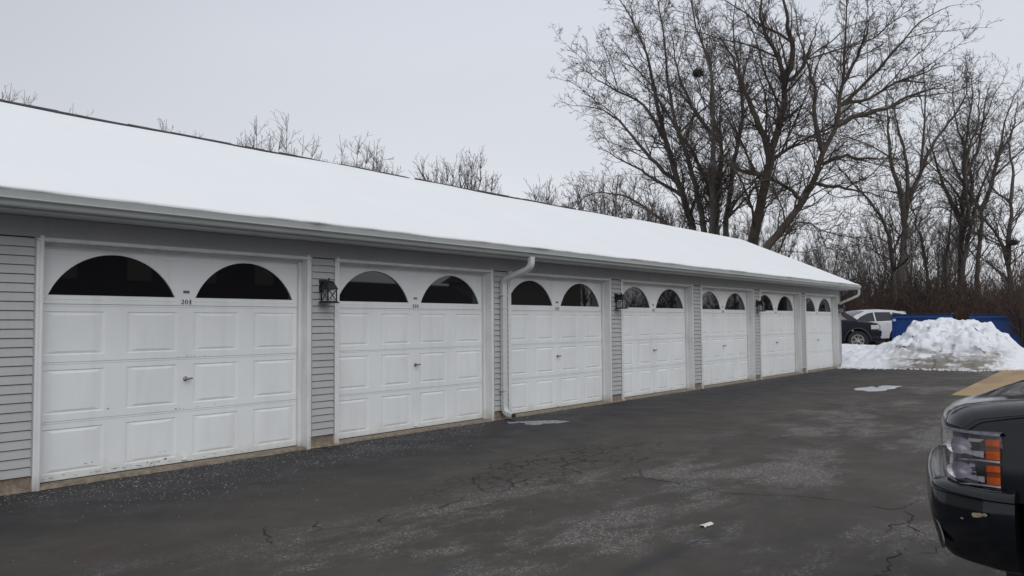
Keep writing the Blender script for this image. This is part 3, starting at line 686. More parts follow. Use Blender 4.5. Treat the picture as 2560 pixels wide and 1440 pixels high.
# ------------------------------------------------------------------ vehicles (local: nose at y=0, tail at -length, z up)
def wheel(parent, x, y, r, wdt, rim_r, spokes=6, side=1, style='alloy'):
    t = MB(); hw = wdt/2
    t.lathe([(rim_r,-hw*.75),(rim_r+.01,-hw*.9),(r*.93,-hw),(r,-hw*.75),(r*1.005,0),(r,hw*.75),(r*.93,hw),(rim_r+.01,hw*.9),(rim_r,hw*.75)], 36, (0,0,0), 'x')
    to = t.build('tyre', M['tyre'], None, smooth=True, angle=40)
    wo = empty('wheel', (0,0,0)); wo.parent = parent; wo.location = (x, y, r)
    to.parent = wo
    g = MB(); o = side*hw*.62
    g.lathe([(rim_r*.86,o*.9),(rim_r*.95,o*1.15),(rim_r,o*1.2),(rim_r*.99,-o),(rim_r*.9,-o*.9)], 36, (0,0,0), 'x')
    g.lathe([(0,o*1.05),(rim_r*.17,o*1.03),(rim_r*.20,o*.8),(0,o*.75)], 16, (0,0,0), 'x')
    for i in range(spokes):
        a_ = 2*math.pi*i/spokes+.3
        for da in (-.16,.16):
            p0 = (o*.9, rim_r*.16*math.cos(a_+da*.8), rim_r*.16*math.sin(a_+da*.8)); p1 = (o*1.02, rim_r*.92*math.cos(a_+da*1.1), rim_r*.92*math.sin(a_+da*1.1))
            g.tube([p0, p1], [rim_r*.075, rim_r*.055], 5)
    g.build('rim', M['rim'], wo, smooth=True, angle=35)
    b_ = MB(); b_.lathe([(0,o*.3),(rim_r*.93,o*.3),(rim_r*.93,o*.2),(0,o*.2)], 24, (0,0,0), 'x'); b_.build('brake_disc', M['plastic'], wo)
    return wo
def lerp_tab(tab, y):
    """tab of (y, value...) sorted by falling y"""
    if y >= tab[0][0]: return tab[0][1]
    for (a, va), (b, vb) in zip(tab, tab[1:]):
        if y >= b: t = (y-a)/(b-a); return va+(vb-va)*t
    return tab[-1][1]
def car_body(parent, paint, L_, wtab, sill, shtab, cetab, arches, ar, crown=.05, nosecurve=.2, tailcurve=.12, npow=3, crowns=((.965,.35),(.92,.62),(.8,.82),(.6,.92),(.3,.985),(0,1))):
    ys = sorted(set([0,-.02,-.05,-.09,-.14,-.2,-.28] + [-L_+q for q in (0,.02,.06,.12,.25)] + [-.28-(L_-.5)*i/40 for i in range(41)] + [c+ar*math.cos(a*math.pi/14)*1.02 for c in arches for a in range(15)]), reverse=True)
    rows = []
    for y in ys:
        w_ = lerp_tab(wtab, y); zb = lerp_tab(sill, y)
        for c in arches:
            if abs(y-c) < ar*1.02: zb = max(zb, ar0[0] + math.sqrt(max(0, (ar*1.02)**2-(y-c)**2)))
        zs = lerp_tab(shtab, y); zc = lerp_tab(cetab, y); half = []
        for i in range(7):
            z = zb+(zs-zb)*i/6; bul = 1-.035*((z-.72)/.42)**2
            half.append((w_*bul, z))
        for f, g in crowns: half.append((w_*f*.985, zs+(zc-zs)*g))
        def cy(x): 
            u = abs(x)/max(w_,.01); k = max(0, 1+y/.9); k2 = max(0, 1-(y+L_)/.8)
            return y - nosecurve*k*u**npow - (.10*max(0, (u-.86)/.14)**2.2*k if npow < 2 else 0) + tailcurve*k2*u**3
        row = [(-x, cy(x), z) for x, z in half] + [(x, cy(x), z) for x, z in reversed(half[:-1])]
        rows.append(row)
    m_ = MB(); m_.grid(rows)
    for row, flip in ((rows[0], 0), (rows[-1], 1)):
        n = len(row); mid = n//2
        for i in range(mid): m_.quad(row[i], row[i+1], row[n-2-i], row[n-1-i])
    return m_.build('body', paint, parent, smooth=True, angle=32)
ar0 = [.36]
def cabin(parent, paint, belt, prof, w0, w1, glassname='window', pillars=(), inset=.012):
    """prof: roofline (y,z) from windscreen base over the roof to the rear base; belt z; tumblehome from w0 to w1"""
    ztop = max(q[1] for q in prof)
    def hw(z): return w0+(w1-w0)*max(0, (z-belt)/(ztop-belt))
    rows = []
    for (y, z) in prof:
        h = hw(z); rows.append([(-h, y, z), (-h*.96, y, z+.012), (-h*.6, y, z+.035), (0, y, z+.042), (h*.6, y, z+.035), (h*.96, y, z+.012), (h, y, z)])
    m_ = MB(); m_.grid(rows)
    for s in (-1, 1):
        for (a, b) in zip(prof, prof[1:]):
            m_.quad((s*hw(a[1]), a[0], a[1]), (s*hw(b[1]), b[0], b[1]), (s*w0, b[0], belt), (s*w0, a[0], belt))
    m_.build('cabin', paint, parent, smooth=True, angle=30)
    return hw, ztop
def screen(parent, prof, belt, w0, w1, ztop, i0, i1, m):
    """windscreen pane lying just proud of the cabin shell between two stations of its roofline"""
    rows = []; (ya, za), (yb, zb) = prof[i0], prof[i1]; pts = [(ya+(prof[i0+1][0]-ya)*.12, za+(prof[i0+1][1]-za)*.12)] + list(prof[i0+1:i1]) + [(yb+(prof[i1-1][0]-yb)*.12, zb+(prof[i1-1][1]-zb)*.12)]
    for y, z in pts:
        h = w0+(w1-w0)*max(0, (z-belt)/(ztop-belt)); rows.append([(f*h, y+.006, z+c+.010) for f, c in ((-.90,.016),(-.6,.035),(0,.042),(.6,.035),(.90,.016))])
    g = MB(); g.grid(rows); return g.build('windscreen', m, parent, smooth=True, recalc=False)
def side_windows(parent, hw, belt, wins):
    for poly in wins:
        for s in (-1, 1):
            g = MB(); vs = [(s*(hw(z)+.006), y, z) for y, z in poly]; g.add(vs, [tuple(range(len(vs)))])
            g.build('window', M['carglass'], parent, recalc=False)

# --- the black pickup-like SUV whose nose enters the frame on the right
tk = empty('black_suv', (1.60, -6.985, 0)); tag(tk, 'black full size SUV nose with stacked headlight entering at the right edge', 'suv')
ar0[0] = .40
body = car_body(tk, M['truck'], 5.1, [(0,.985),(-.3,1.0),(-4.9,.99),(-5.1,.96)], [(0,.80),(-.34,.80),(-.36,.50),(-4.6,.50),(-4.65,.62),(-5.1,.62)],
    [(0,1.045),(-.03,1.06),(-.09,1.075),(-.2,1.088),(-.5,1.11),(-1.3,1.14),(-5.1,1.15)], [(0,1.06),(-.03,1.10),(-.09,1.125),(-.2,1.145),(-.4,1.165),(-1.3,1.21),(-5.1,1.25)], (-.855,-4.02), .47, nosecurve=.17, npow=1.4, crowns=((.965,.5),(.92,.85),(.84,1.0),(.6,.72),(.3,.35),(0,.25)))
def sweep(path, prof, name, m, parent, smooth=True, cap=False, angle=40):
    """prof (outward, z) swept along a plan path given as (x, y) points"""
    rows = []; n = len(path)
    for i, (x, y) in enumerate(path):
        dx = path[min(i+1,n-1)][0]-path[max(i-1,0)][0]; dy = path[min(i+1,n-1)][1]-path[max(i-1,0)][1]; l = math.hypot(dx, dy); nx, ny = -dy/l, dx/l
        rows.append([(x+nx*d, y+ny*d, z) for d, z in prof])
    m_ = MB(); m_.grid(rows)
    if cap:
        for r in (rows[0], rows[-1]): m_.add(r, [tuple(range(len(r)))])
    return m_.build(name, m, parent, smooth=smooth, angle=angle)
def plan(n=60, w_=.985, y0=0., nose=.205, back=-.46, k=3.2, corner=0):
    """plan curve of the nose from the left rear round to the right rear"""
    P_ = []
    for i in range(n+1):
        u = -1+2*i/n; a = abs(u); x = w_*math.copysign(min(1, 1-(1-a)**1.6 if a > .0 else 0), u)
        P_.append((x, y0-nose*abs(x/w_)**k))
    if corner:
        P_ = [(x, y-corner*max(0, (abs(x/w_)-.86)/.14)**2.2) for x, y in P_]; e_ = y0-nose-corner
        sd = [(w_*1.0075, e_-.016), (w_*1.013, e_-.036), (w_*1.016, e_-.06), (w_*1.017, min(back, e_-.075))]
        return [(-a, b) for a, b in sd[::-1]] + P_[1:-1] + sd
    return [(-w_, back)] + [(-w_, y0-nose-.10)] + [(-w_, y0-nose-.03)] + P_[1:-1] + [(w_, y0-nose-.03), (w_, y0-nose-.10), (w_, back)]
pl_b = plan(back=-.385, w_=.985, y0=.050, nose=.20, k=1.35, corner=.13)
# path runs left to right over the front: outward normal (-dy,dx) points forwards
bp = [(-.07,.848),(.004,.843),(.024,.834),(.036,.818),(.038,.806),(.030,.799),(.033,.785),(.038,.74),(.034,.69),(.022,.635),(.002,.585),(-.028,.55),(-.07,.532),(-.14,.525)]
bump = sweep(pl_b, bp, 'bumper', M['truck'], tk, cap=True)
pl_t = [(x*.74, y-.24) for x, y in plan(back=-.30, w_=.985, y0=.0, nose=.19)]
sweep(pl_t, [(-.10,.56),(-.0,.555),(.0,.47),(-.03,.455),(-.1,.455)], 'air_dam', M['plastic'], tk)
MB().box(-.66,.66,-.9,-.30,.42,.52).build('underbody', M['plastic'], tk)
# lower intake scoop: flat black patch painted as its shaded hollow, with bright rim
for s in (-1, 1):
    sc = MB(); cx, cy = s*.90, -.085
    nrm = Vector((s*.605,.796,0)); ax = Vector((-s*.796,.605,0)); c0 = Vector((s*.90,-.142,.625))+nrm*.028
    ov = [(-.030,-.035),(-.034,-.01),(-.020,.02),(.0,.045),(.022,.062),(.018,.02),(.006,-.02),(-.014,-.042)]
    vs = [c0+ax*q[0]+Vector((0,0,q[1])) for q in ov]; sc.add(vs, [tuple(range(8))]); so_ = sc.build('scoop_shade_patch', M['seal'], tk, recalc=False)
    rm = MB(); rm.tube([c0+nrm*.002+ax*q[0]*1.03+Vector((0,0,q[1]*1.03)) for q in ov[:5]], .0030, 6); rm.build('recess_rim', M['steel'], so_, smooth=True)
# leaves of road dirt stuck on the bumper
lf = MB()
def splat(x, y, z, sx, sz, nx, ny, seed):
    rr_ = random.Random(seed); n = 11; t_ = Vector((-ny, nx, 0)); o_ = Vector((x, y, z))+Vector((nx, ny, 0))*.003
    vs = [o_+t_*sx*math.cos(i*6.283/n)*rr_.uniform(.55,1.15)+Vector((0,0,sz*math.sin(i*6.283/n)*rr_.uniform(.5,1.1))) for i in range(n)]; lf.add(vs, [tuple(range(n))])
splat(-1.042,-.270,.750,.024,.011,-1,0,2); splat(-1.042,-.292,.754,.010,.007,-1,0,3); splat(-1.012,-.215,.725,.006,.004,-.92,.39,5)
lf.build('bumper_scuff', M['chip'], bump, recalc=False)
# headlights: housing, two stacked reflectors, amber markers, clear lens
pl_h = plan(back=-.345, w_=.995, y0=.0, nose=.165, k=1.4, corner=.10)
lensm = bpy.data.materials.new('clear_lens'); lensm.use_nodes = True; tl_ = lensm.node_tree; tl_.nodes.remove(tl_.nodes['Principled BSDF'])
mx_ = tl_.nodes.new('ShaderNodeMixShader'); tp_ = tl_.nodes.new('ShaderNodeBsdfTransparent'); gl_ = tl_.nodes.new('ShaderNodeBsdfGlossy'); fn_ = tl_.nodes.new('ShaderNodeFresnel'); fn_.inputs[0].default_value = 1.45; gl_.inputs['Roughness'].default_value = .03
tl_.links.new(fn_.outputs[0], mx_.inputs[0]); tl_.links.new(tp_.outputs[0], mx_.inputs[1]); tl_.links.new(gl_.outputs[0], mx_.inputs[2]); tl_.links.new(mx_.outputs[0], tl_.nodes['Material Output'].inputs[0])
n_ = len(pl_h)
for s in (-1, 1):
    q = pl_h[:22] if s < 0 else pl_h[-22:]
    hs = sweep(q, [(-.05,1.046),(.004,1.044),(.006,1.036),(-.030,1.032),(-.038,.95),(-.030,.842),(.006,.838),(.004,.830),(-.05,.828)], 'headlight', M['lampin'], tk)
    sweep(q, [(.004,1.036),(.010,.99),(.011,.94),(.008,.88),(.003,.838)], 'lens', lensm, hs)
    am = MB(); rf_ = MB(); adk = MB()
    # amber blocks at the rear end on the flank, reflectors towards the nose
    X_ = lambda d: s*(.995+d)
    def xh(y):
        qq = [p for p in pl_h if p[0] >= 0]
        for (xa, ya), (xb, yb) in zip(qq, qq[1:]):
            if yb <= y <= ya: return xa+(xb-xa)*(y-ya)/((yb-ya) or -1e-6)
        return .995
    for z0, z1 in ((.948,1.020),(.858,.925)):
        zm = z0+(z1-z0)*.42; zn = z0+(z1-z0)*.68
        def blk(mb, ya, yb, za, zb_, d):
            xx_ = min(xh(ya), xh(yb), xh((ya+yb)/2)); q_ = sorted((s*(xx_-.045), s*(xx_+d))); mb.box(q_[0], q_[1], ya, yb, za, zb_)
        blk(am, -.338,-.296, z0, zm-.001, -.004); blk(am, -.338,-.296, zn, z1, -.004); blk(adk, -.338,-.296, zm, zn-.001, -.010)
        # chrome bowl made of facets
        for i in range(9):
            ya = -.288+i*.0125; d0_ = -.006-.0018*i; blk(rf_, ya, ya+.0117 , z0+(z1-z0)*(.05+.012*i), z0+(z1-z0)*(.36-.014*i), d0_)
        blk(rf_, -.285,-.235, z0+(z1-z0)*.78, z0+(z1-z0)*.95, -.006); blk(rf_, -.285,-.205, z0+(z1-z0)*.58, z0+(z1-z0)*.66, -.012); blk(rf_, -.28,-.22, z0+(z1-z0)*.45, z0+(z1-z0)*.50, -.010)
        bw = MB()
        cyy, czz = -.200, (z0+z1)/2
        rows = []
        for i in range(7):
            r_ = .034*i/6; rows.append([(s*(xh(-.235)-.045+.018*(i/6)**2), cyy+r_*1.25*math.cos(a*6.283/14), czz+r_*.95*math.sin(a*6.283/14)) for a in range(15)])
        rf_.grid(rows)
        rf_.quad((X_(-.004),-.25,z0-.004),(X_(-.003),-.338,z0-.004),(X_(-.003),-.338,z0-.012),(X_(-.010),-.20,z0-.010))
    am.build('marker_lamp', M['amber'], hs); adk.build('marker_shade', M['amberdk'], hs); rf_.build('reflector', M['reflector'], hs)
    # silver strip along the top edge inside
# grille and bonnet seam
gq = plan(back=-.44, w_=.55, y0=-.03, nose=.075, k=1.3)[3:-3]
sweep(gq, [(-.03,1.03),(.010,1.025),(.012,1.01),(-.01,1.005),(-.012,.86),(.012,.85),(-.03,.845)], 'grille', M['chrome'], tk)
sm_ = MB()
for s in (-1, 1): sm_.tube([(s*.985,-.215,1.052),(s*.975,-.27,1.090),(s*.966,-.5,1.128),(s*.962,-.9,1.146)], .0035, 5); 
sm_.build('bonnet_seam', M['seal'], tk)
hw_, zt_ = cabin(tk, M['truck'], 1.2, [(-1.45,1.22),(-1.9,1.62),(-2.25,1.82),(-3,1.87),(-4.3,1.85),(-4.85,1.72),(-5.05,1.2)], .93, .76)
side_windows(tk, hw_, 1.2, [[(-1.75,1.26),(-2.12,1.66),(-2.7,1.72),(-2.75,1.26)],[(-2.85,1.26),(-2.85,1.72),(-3.7,1.72),(-3.75,1.26)],[(-3.9,1.26),(-3.85,1.72),(-4.6,1.68),(-4.8,1.26)]])
screen(tk, [(-1.45,1.22),(-1.9,1.62),(-2.25,1.82)], 1.2, .93, .76, zt_, 0, 2, M['carglass'])
for x in (-.86,.86):
    for y in (-.855,-4.02): wheel(tk, x, y, .40, .27, .27, 6, 1 if x > 0 else -1)
M_ = MB()
for s in (-1,1): M_.box(s*.93-.0+(0 if s<0 else 0), s*.93+s*.22, -1.95,-1.83,1.22,1.42) if s>0 else M_.box(-1.15,-.93,-1.95,-1.83,1.22,1.42)
for s in (-1,1): MB().box(min(s*.93,s*1.16),max(s*.93,s*1.16),-1.95,-1.85,1.22,1.40).build('mirror', M['truck'], tk, bevel=.03)

# --- dark compact SUV beyond the corner of the garage
dk = empty('dark_suv', (28.95, .42, .386), R(-63)-math.pi/2); tag(dk, 'dark blue-black compact SUV parked past the garage corner, silver grille and wheel', 'suv')
ar0[0] = .36
car_body(dk, M['navy'], 4.45, [(0,.86),(-.3,.90),(-4.2,.90),(-4.45,.86)], [(0,.34),(-.4,.30),(-4.0,.32),(-4.45,.42)],
    [(0,.90),(-.06,.96),(-.3,1.0),(-1.2,1.07),(-4.45,1.08)], [(0,.93),(-.06,1.0),(-.3,1.05),(-1.25,1.15),(-4.45,1.15)], (-.86,-3.48), .42, nosecurve=.14)
hw_, zt_ = cabin(dk, M['navy'], 1.08, [(-.85,1.12),(-1.25,1.38),(-1.65,1.60),(-2.3,1.70),(-3.8,1.68),(-4.2,1.58),(-4.42,1.08)], .86, .68)
side_windows(dk, hw_, 1.08, [[(-1.2,1.13),(-1.65,1.50),(-2.45,1.56),(-2.5,1.13)],[(-2.6,1.13),(-2.58,1.56),(-3.4,1.56),(-3.5,1.13)],[(-3.6,1.13),(-3.5,1.56),(-4.0,1.52),(-4.2,1.13)]])
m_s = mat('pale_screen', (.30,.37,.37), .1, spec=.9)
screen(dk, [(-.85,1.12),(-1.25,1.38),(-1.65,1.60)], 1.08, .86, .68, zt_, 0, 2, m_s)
for s in (-1,1):
    q = plan(back=-.40, w_=.905, y0=.012, nose=.145); q = q[0:18] if s < 0 else q[-18:]
    hl = sweep(q, [(-.03,.935),(.010,.925),(.018,.86),(.012,.775),(-.03,.765)], 'headlight', mat('lamp_pale', (.55,.53,.50), .2, .25, 12, metal=.3, coat=.8), dk, cap=True)
    for y in (-.86,-3.48): wheel(dk, s*.80, y, .36, .23, .225, 6, s)
    MB().lathe([(0,.02),(.04,.018),(.05,0)], 12, (s*.62,.0,.55), 'y').build('fog_lamp', M['rim'], dk, smooth=True)
    arch = MB(); 
    for cy_ in (-.86,-3.48):
        pts = [(s*.905, cy_+.455*math.cos(a), .36+.455*math.sin(a)) for a in [math.pi*i/16 for i in range(17)]]; MB().tube(pts, .028, 6).build('arch_trim', M['plastic'], dk, smooth=True)
    MB().box(min(s*.88,s*1.05),max(s*.88,s*1.05),-1.62,-1.50,1.10,1.26).build('mirror', M['navy'], dk, bevel=.02)
gp = plan(back=-.3, w_=.50, y0=.02, nose=.03)[3:-3]
gro = sweep(gp, [(-.03,.935),(.022,.93),(.022,.905),(.005,.90),(.005,.80),(.022,.795),(.022,.76),(-.03,.755)], 'grille', M['chrome'], dk)
gh = MB()
for i in range(6):
    for zz in (.81,.865): gh.box(-.42+i*.145,-.42+i*.145+.10,.018,.031,zz-.018,zz+.022)
gh.build('grille_hole', M['seal'], gro)
q = plan(back=-.42, w_=.88, y0=.03, nose=.15)
sweep(q, [(-.04,.74),(.03,.73),(.045,.66),(.03,.56),(.0,.50),(.02,.42),(.0,.33),(-.1,.31)], 'bumper', M['navy'], dk, cap=True)
M['plateblue'] = mat('plate_pale_blue', (.28,.38,.60), .4, .2, 12)
MB().box(-.16,.16,.076,.084,.52,.66).build('number_plate', M['plateblue'], dk)

# --- white crossover parked behind it, facing the other way
wc = empty('white_crossover', (28.1, 7.0, .386), math.atan2(.773,-.634)-math.pi/2); 
wc.location = (34.5, 4.6, .386); wc.rotation_euler.z = R(129.4+14)-math.pi/2
tag(wc, 'white crossover parked between the dark SUV and the blue dumpster', 'car')
ar0[0] = .35
car_body(wc, M['wcar'], 4.7, [(0,.86),(-.4,.92),(-4.4,.92),(-4.7,.84)], [(0,.30),(-.4,.26),(-4.2,.28),(-4.7,.40)],
    [(0,.80),(-.3,.92),(-1.2,1.0),(-3.5,1.05),(-4.7,1.08)], [(0,.84),(-.3,.98),(-1.2,1.07),(-3.5,1.12),(-4.7,1.1)], (-.92,-3.78), .41, nosecurve=.2)
hw_, zt_ = cabin(wc, M['wcar'], 1.02, [(-1.15,1.03),(-1.7,1.34),(-2.3,1.54),(-3.0,1.60),(-3.8,1.57),(-4.4,1.46),(-4.68,1.1)], .88, .68)
side_windows(wc, hw_, 1.02, [[(-1.55,1.06),(-1.9,1.28),(-2.3,1.43),(-2.62,1.485),(-2.62,1.06)],[(-2.70,1.06),(-2.70,1.49),(-3.55,1.49),(-3.62,1.10)],[(-3.72,1.12),(-3.66,1.48),(-4.15,1.42),(-4.3,1.2)]])
screen(wc, [(-1.15,1.03),(-1.7,1.34),(-2.3,1.54)], 1.02, .88, .68, zt_, 0, 2, M['carglass'])
for s in (-1,1):
    for y in (-.92,-3.78): wheel(wc, s*.82, y, .35, .22, .24, 7, s)
    MB().box(min(s*.905,s*.935),max(s*.905,s*.935),-3.35,-3.18,.93,.955).build('door_handle', M['wcar'], wc, bevel=.006)
    MB().box(min(s*.905,s*.935),max(s*.905,s*.935),-2.35,-2.18,.92,.945).build('door_handle', M['wcar'], wc, bevel=.006)
    MB().box(min(s*.74,s*.90),max(s*.74,s*.90),-4.715,-4.56,.95,1.12).build('tail_light', mat('tail_red', (.35,.01,.01), .3), wc, bevel=.02)
sp = MB(); sp.prism([(-4.25,1.545),(-4.55,1.50),(-4.56,1.475),(-4.25,1.50)], 0, -.6, .6); sp.build('spoiler', M['wcar'], wc)

# dumpsters -------------------------------------------------------------
def dumpster(name, loc, rz, L_, H_, label, tilt):
    t = empty(name, loc, rz); tag(t, label, 'dumpster', 'blue dumpsters behind the snow pile')
    b = MB(); D_ = 1.15; h2 = L_/2   # long side runs along local y, front at x=0
    b.prism([(0,.12),(0,H_),(.3,H_),(D_,H_-.5),(D_,.12)], 1, -h2, h2); b.build('bin', M['blue'], t, bevel=.01)
    for y in (-h2+.04, -h2*.36, h2*.36, h2-.04): MB().box(-.05,-.001,y-.035,y+.035,.2,H_-.13).build('rib', M['blue'], t)
    MB().box(-.075,.02,-h2-.03,h2+.03,H_-.13,H_-.01).build('top_rail', M['blue'], t, bevel=.008)
    l = MB(); l.prism([(-.10,H_+.002),(.3,H_+.002),(D_+.05,H_-.5),(D_+.05,H_-.46),(.31,H_+.04),(-.10,H_+.04)], 1, -h2-.05, h2+.05)
    l.build('lid', M['bluelid'], t, bevel=.01)
    for y in (-h2-.10, h2+.0): MB().box(.35,.95,y,y+.10,.62,.80).build('fork_pocket', M['blue'], t)
    MB().box(-.06,-.052,h2-.16,h2-.04,H_-.24,H_-.14).build('sticker', M['white'], t)
    return t
dumpster('dumpster', (30.5,-.76,.386), R(-2), 2.06, 1.30, 'blue steel dumpster left of the snow pile crest, next to the white car', 0)
dumpster('dumpster', (30.6,-3.42,.386), R(3), 2.02, 1.27, 'blue steel dumpster at the right, partly hidden by the bare bush', 0)
# snow pile ---------------------------------------------------------------
CREST = [(12,.52),(5,.55),(1.5,.62),(.97,.65),(-.40,.60),(-.62,.72),(-.84,.78),(-1.03,.98),(-1.30,1.12),(-1.38,1.38),(-1.79,1.44),(-2.10,1.50),(-2.27,1.54),(-2.71,1.47),(-3.1,1.45),(-3.42,1.37),(-3.64,1.36),(-3.83,1.22),(-4.07,1.04),(-4.22,.85),(-4.32,.66),(-4.6,.50),(-5.5,.42),(-8,.45),(-12,.42)]
FRONT = [(12,22.9),(3,23.3),(.3,23.15),(-.02,22.9),(-.87,22.9),(-1.66,23.3),(-2.62,23.4),(-3.7,23.25),(-4.47,24.2),(-4.9,24.7),(-6,25.6),(-8,25.9),(-12,26.1)]
def val(tab, y):
    for (a, va), (b, vb) in zip(tab, tab[1:]):
        if y >= b: return va+(vb-va)*(y-a)/(b-a) if y <= a else va
    return tab[-1][1]
from mathutils import noise as mn
rows = []
y = 7.4
yv = []
while y > -11: yv.append(y); y -= .045 if -5.2 < y < 1.2 else .14
for y in yv:
    f = val(FRONT, y)+.10*mn.noise(Vector((y*2.3,0,3)))+.05*mn.noise(Vector((y*9,0,7))); cz = val(CREST, y); big = max(0, min(1, (cz-.66)/.5)); xc = 26.5-.1*big; row = []
    for i in range(95):
        s = i/94; x = f + (29.2-f)*s; u = (x-f)/(xc-f)
        if u < 1: z = cz*(1-(1-min(1,u))**(1.28+.5*(1-big)))
        else:
            v = (x-xc)/(29.2-xc); z = cz+(.36-cz)*min(1, v*1.1)**1.4 if cz > .4 else cz+(.36-cz)*v
        p = Vector((x, y, z)); amp = min(1, u*3+.12)*(.35+.65*big)*(1 if u < 1.25 else .35); 
        lump = -.03 + .13*mn.noise(p*1.3)+.24*(abs(mn.noise(p*2.6+Vector((5,0,0))))-.12)+.14*(abs(mn.noise(p*5.5))-.1)+.09*abs(mn.noise(p*11))
        led = .10*math.sin(z*11+mn.noise(p*.9)*5)*max(0, 1-abs(u-.35)*2.2)*big
        if u >= .93 and u < 1.4: amp *= .55
        p2 = Vector((x*.5, y*1.6, z*2.2)); xx = x - led - (.16*mn.noise(p*2.4)+.14*abs(mn.noise(p2*2.2))+.09*mn.noise(p*7))*amp*1.2
        g0 = ground_z(x, y)
        row.append((xx, y+.10*mn.noise(p*4+Vector((0,3,0)))*amp, max(z*1.0+(lump-.03)*amp, g0-.03 if i not in (0,94) else g0-.05) if 0 < i < 94 else g0-.05))
    rows.append(row)
def snowpile_mat():
    m = mat('snow_pile', (.80,.82,.86), .8, .03, 1.5, .5, 22); t = m.node_tree; N = t.nodes; L = t.links; b = N['Principled BSDF']
    geo = N.new('ShaderNodeNewGeometry'); sx = N.new('ShaderNodeSeparateXYZ'); L.new(geo.outputs['Position'], sx.inputs[0])
    src = b.inputs['Base Color'].links[0].from_socket
    mp = N.new('ShaderNodeMapping'); mp.inputs['Scale'].default_value = (1,.7,2.6); L.new(geo.outputs['Position'], mp.inputs[0])
    n1 = N.new('ShaderNodeTexNoise'); n1.inputs['Scale'].default_value = 2.2; n1.inputs['Detail'].default_value = 9; n1.inputs['Roughness'].default_value = .66; n1.inputs['Distortion'].default_value = .6; L.new(mp.outputs[0], n1.inputs['Vector'])
    def rng(x, a, c, lo, hi):
        r = N.new('ShaderNodeMapRange'); r.interpolation_type = 'SMOOTHSTEP'; L.new(x, r.inputs[0])
        for i, q in enumerate((a, c, lo, hi)): r.inputs[i+1].default_value = q
        return r.outputs[0]
    def mul(a, c):
        r = N.new('ShaderNodeMath'); r.operation = 'MULTIPLY'; L.new(a, r.inputs[0]); L.new(c, r.inputs[1]); return r.outputs[0]
    low = rng(sx.outputs[2], .85, .22, 0, 1); yb = rng(sx.outputs[1], -.9, -1.9, 0, 1); yc = rng(sx.outputs[1], -4.6, -3.9, 0, 1)
    plow = mul(mul(low, yb), yc)
    d = mul(plow, rng(n1.outputs[0], .36, .54, .10, .97))
    q = N.new('ShaderNodeMix'); q.data_type = 'RGBA'; L.new(d, q.inputs[0]); L.new(src, q.inputs[6]); q.inputs[7].default_value = (.205,.185,.16,1)
    n2 = N.new('ShaderNodeTexNoise'); n2.inputs['Scale'].default_value = 4.5; n2.inputs['Detail'].default_value = 8; n2.inputs['Roughness'].default_value = .72; L.new(geo.outputs['Position'], n2.inputs['Vector'])
    q2 = N.new('ShaderNodeMix'); q2.data_type = 'RGBA'; L.new(rng(n2.outputs[0], .57, .70, 0, .6), q2.inputs[0]); L.new(q.outputs[2], q2.inputs[6]); q2.inputs[7].default_value = (.20,.18,.155,1)
    L.new(q2.outputs[2], b.inputs['Base Color']); return m
M['pile'] = snowpile_mat()
pb = MB(); pb.grid(rows); tag(pb.build('snow_pile', M['pile'], smooth=True, recalc=False), 'ploughed heap of lumpy dirty snow in front of the blue dumpsters', 'snow pile')
# loose clods at its foot
rq = random.Random(31)
M['clod'] = mat('snow_clod', (.66,.66,.67), .9, .2, 6, .5, 20)
cl = MB()
for i in range(160):
    y = rq.uniform(-4.9, .2); f = val(FRONT, y); r = rq.uniform(.012,.045); x = f-abs(rq.gauss(0,.22))
    n = 6; vs = []
    for k_, (rr_, zz) in enumerate(((1,0),(.9,.6),(.45,1.0))):
        vs += [(x+r*rr_*math.cos(a*6.283/n)*rq.uniform(.7,1.2), y+r*rr_*math.sin(a*6.283/n)*rq.uniform(.7,1.2), .0+r*zz*rq.uniform(.8,1.1)) for a in range(n)]
    cl.add(vs, [(k_*n+a, k_*n+(a+1)%n, (k_+1)*n+(a+1)%n, (k_+1)*n+a) for k_ in range(2) for a in range(n)]+[tuple(range(2*n,3*n))])
tag(cl.build('snow_crumbs', M['clod'], smooth=True, recalc=False), 'loose crumbs of snow strewn along the foot of the snow pile', 'snow', kind='stuff')

# ------------------------------------------------------------------ trees
VIEW = Vector((.773,.634,0))
tr_ = random.Random(77)
def unit(v): return v/(np.linalg.norm(v)+1e-9)
def spray(out, p0, d0, length, r0, level, rnd, up=.25, prm=None):
    """grow one branch; children are appended recursively"""
    nseg = 6 if level == 1 else (5 if level == 2 else 3)
    pts = [p0]; d = d0; sl = length/nseg; rad = [r0]; kink = (.13, .19, .20, .22)[min(level,3)]
    for i in range(nseg):
        d = unit(d + rnd.normal(0, kink, 3) + np.array([0,0,up*.12*(1 if level < 3 else .6)])); pts.append(pts[-1]+d*sl); rad.append(max(.0055, r0*(1-(i+1)/nseg*.88)))
    out[min(level,3)].append((pts, rad))
    if level >= prm['lv']: return
    n = max(1, int(round(length*prm['den'][level]*rnd.uniform(.75,1.25)))); 
    for k in range(n):
        t = rnd.uniform(.18, 1.0)**.9; i = min(int(t*nseg), nseg-1); f = t*nseg-i; p = pts[i]+(pts[i+1]-pts[i])*f
        dd = unit(pts[i+1]-pts[i]); side = unit(np.cross(dd, rnd.normal(0,1,3))); ang = rnd.uniform(.45,1.0)
        nd = unit(dd*math.cos(ang)+side*math.sin(ang)+np.array([0,0,up*.55])); ll = length*prm['ratio'][level]*rnd.uniform(.5,1.15)*(1.12-.55*t)
        spray(out, p, nd, max(ll, .16), max(rad[i]*rnd.uniform(.42,.62), prm['rmin']), level+1, rnd, up, prm)
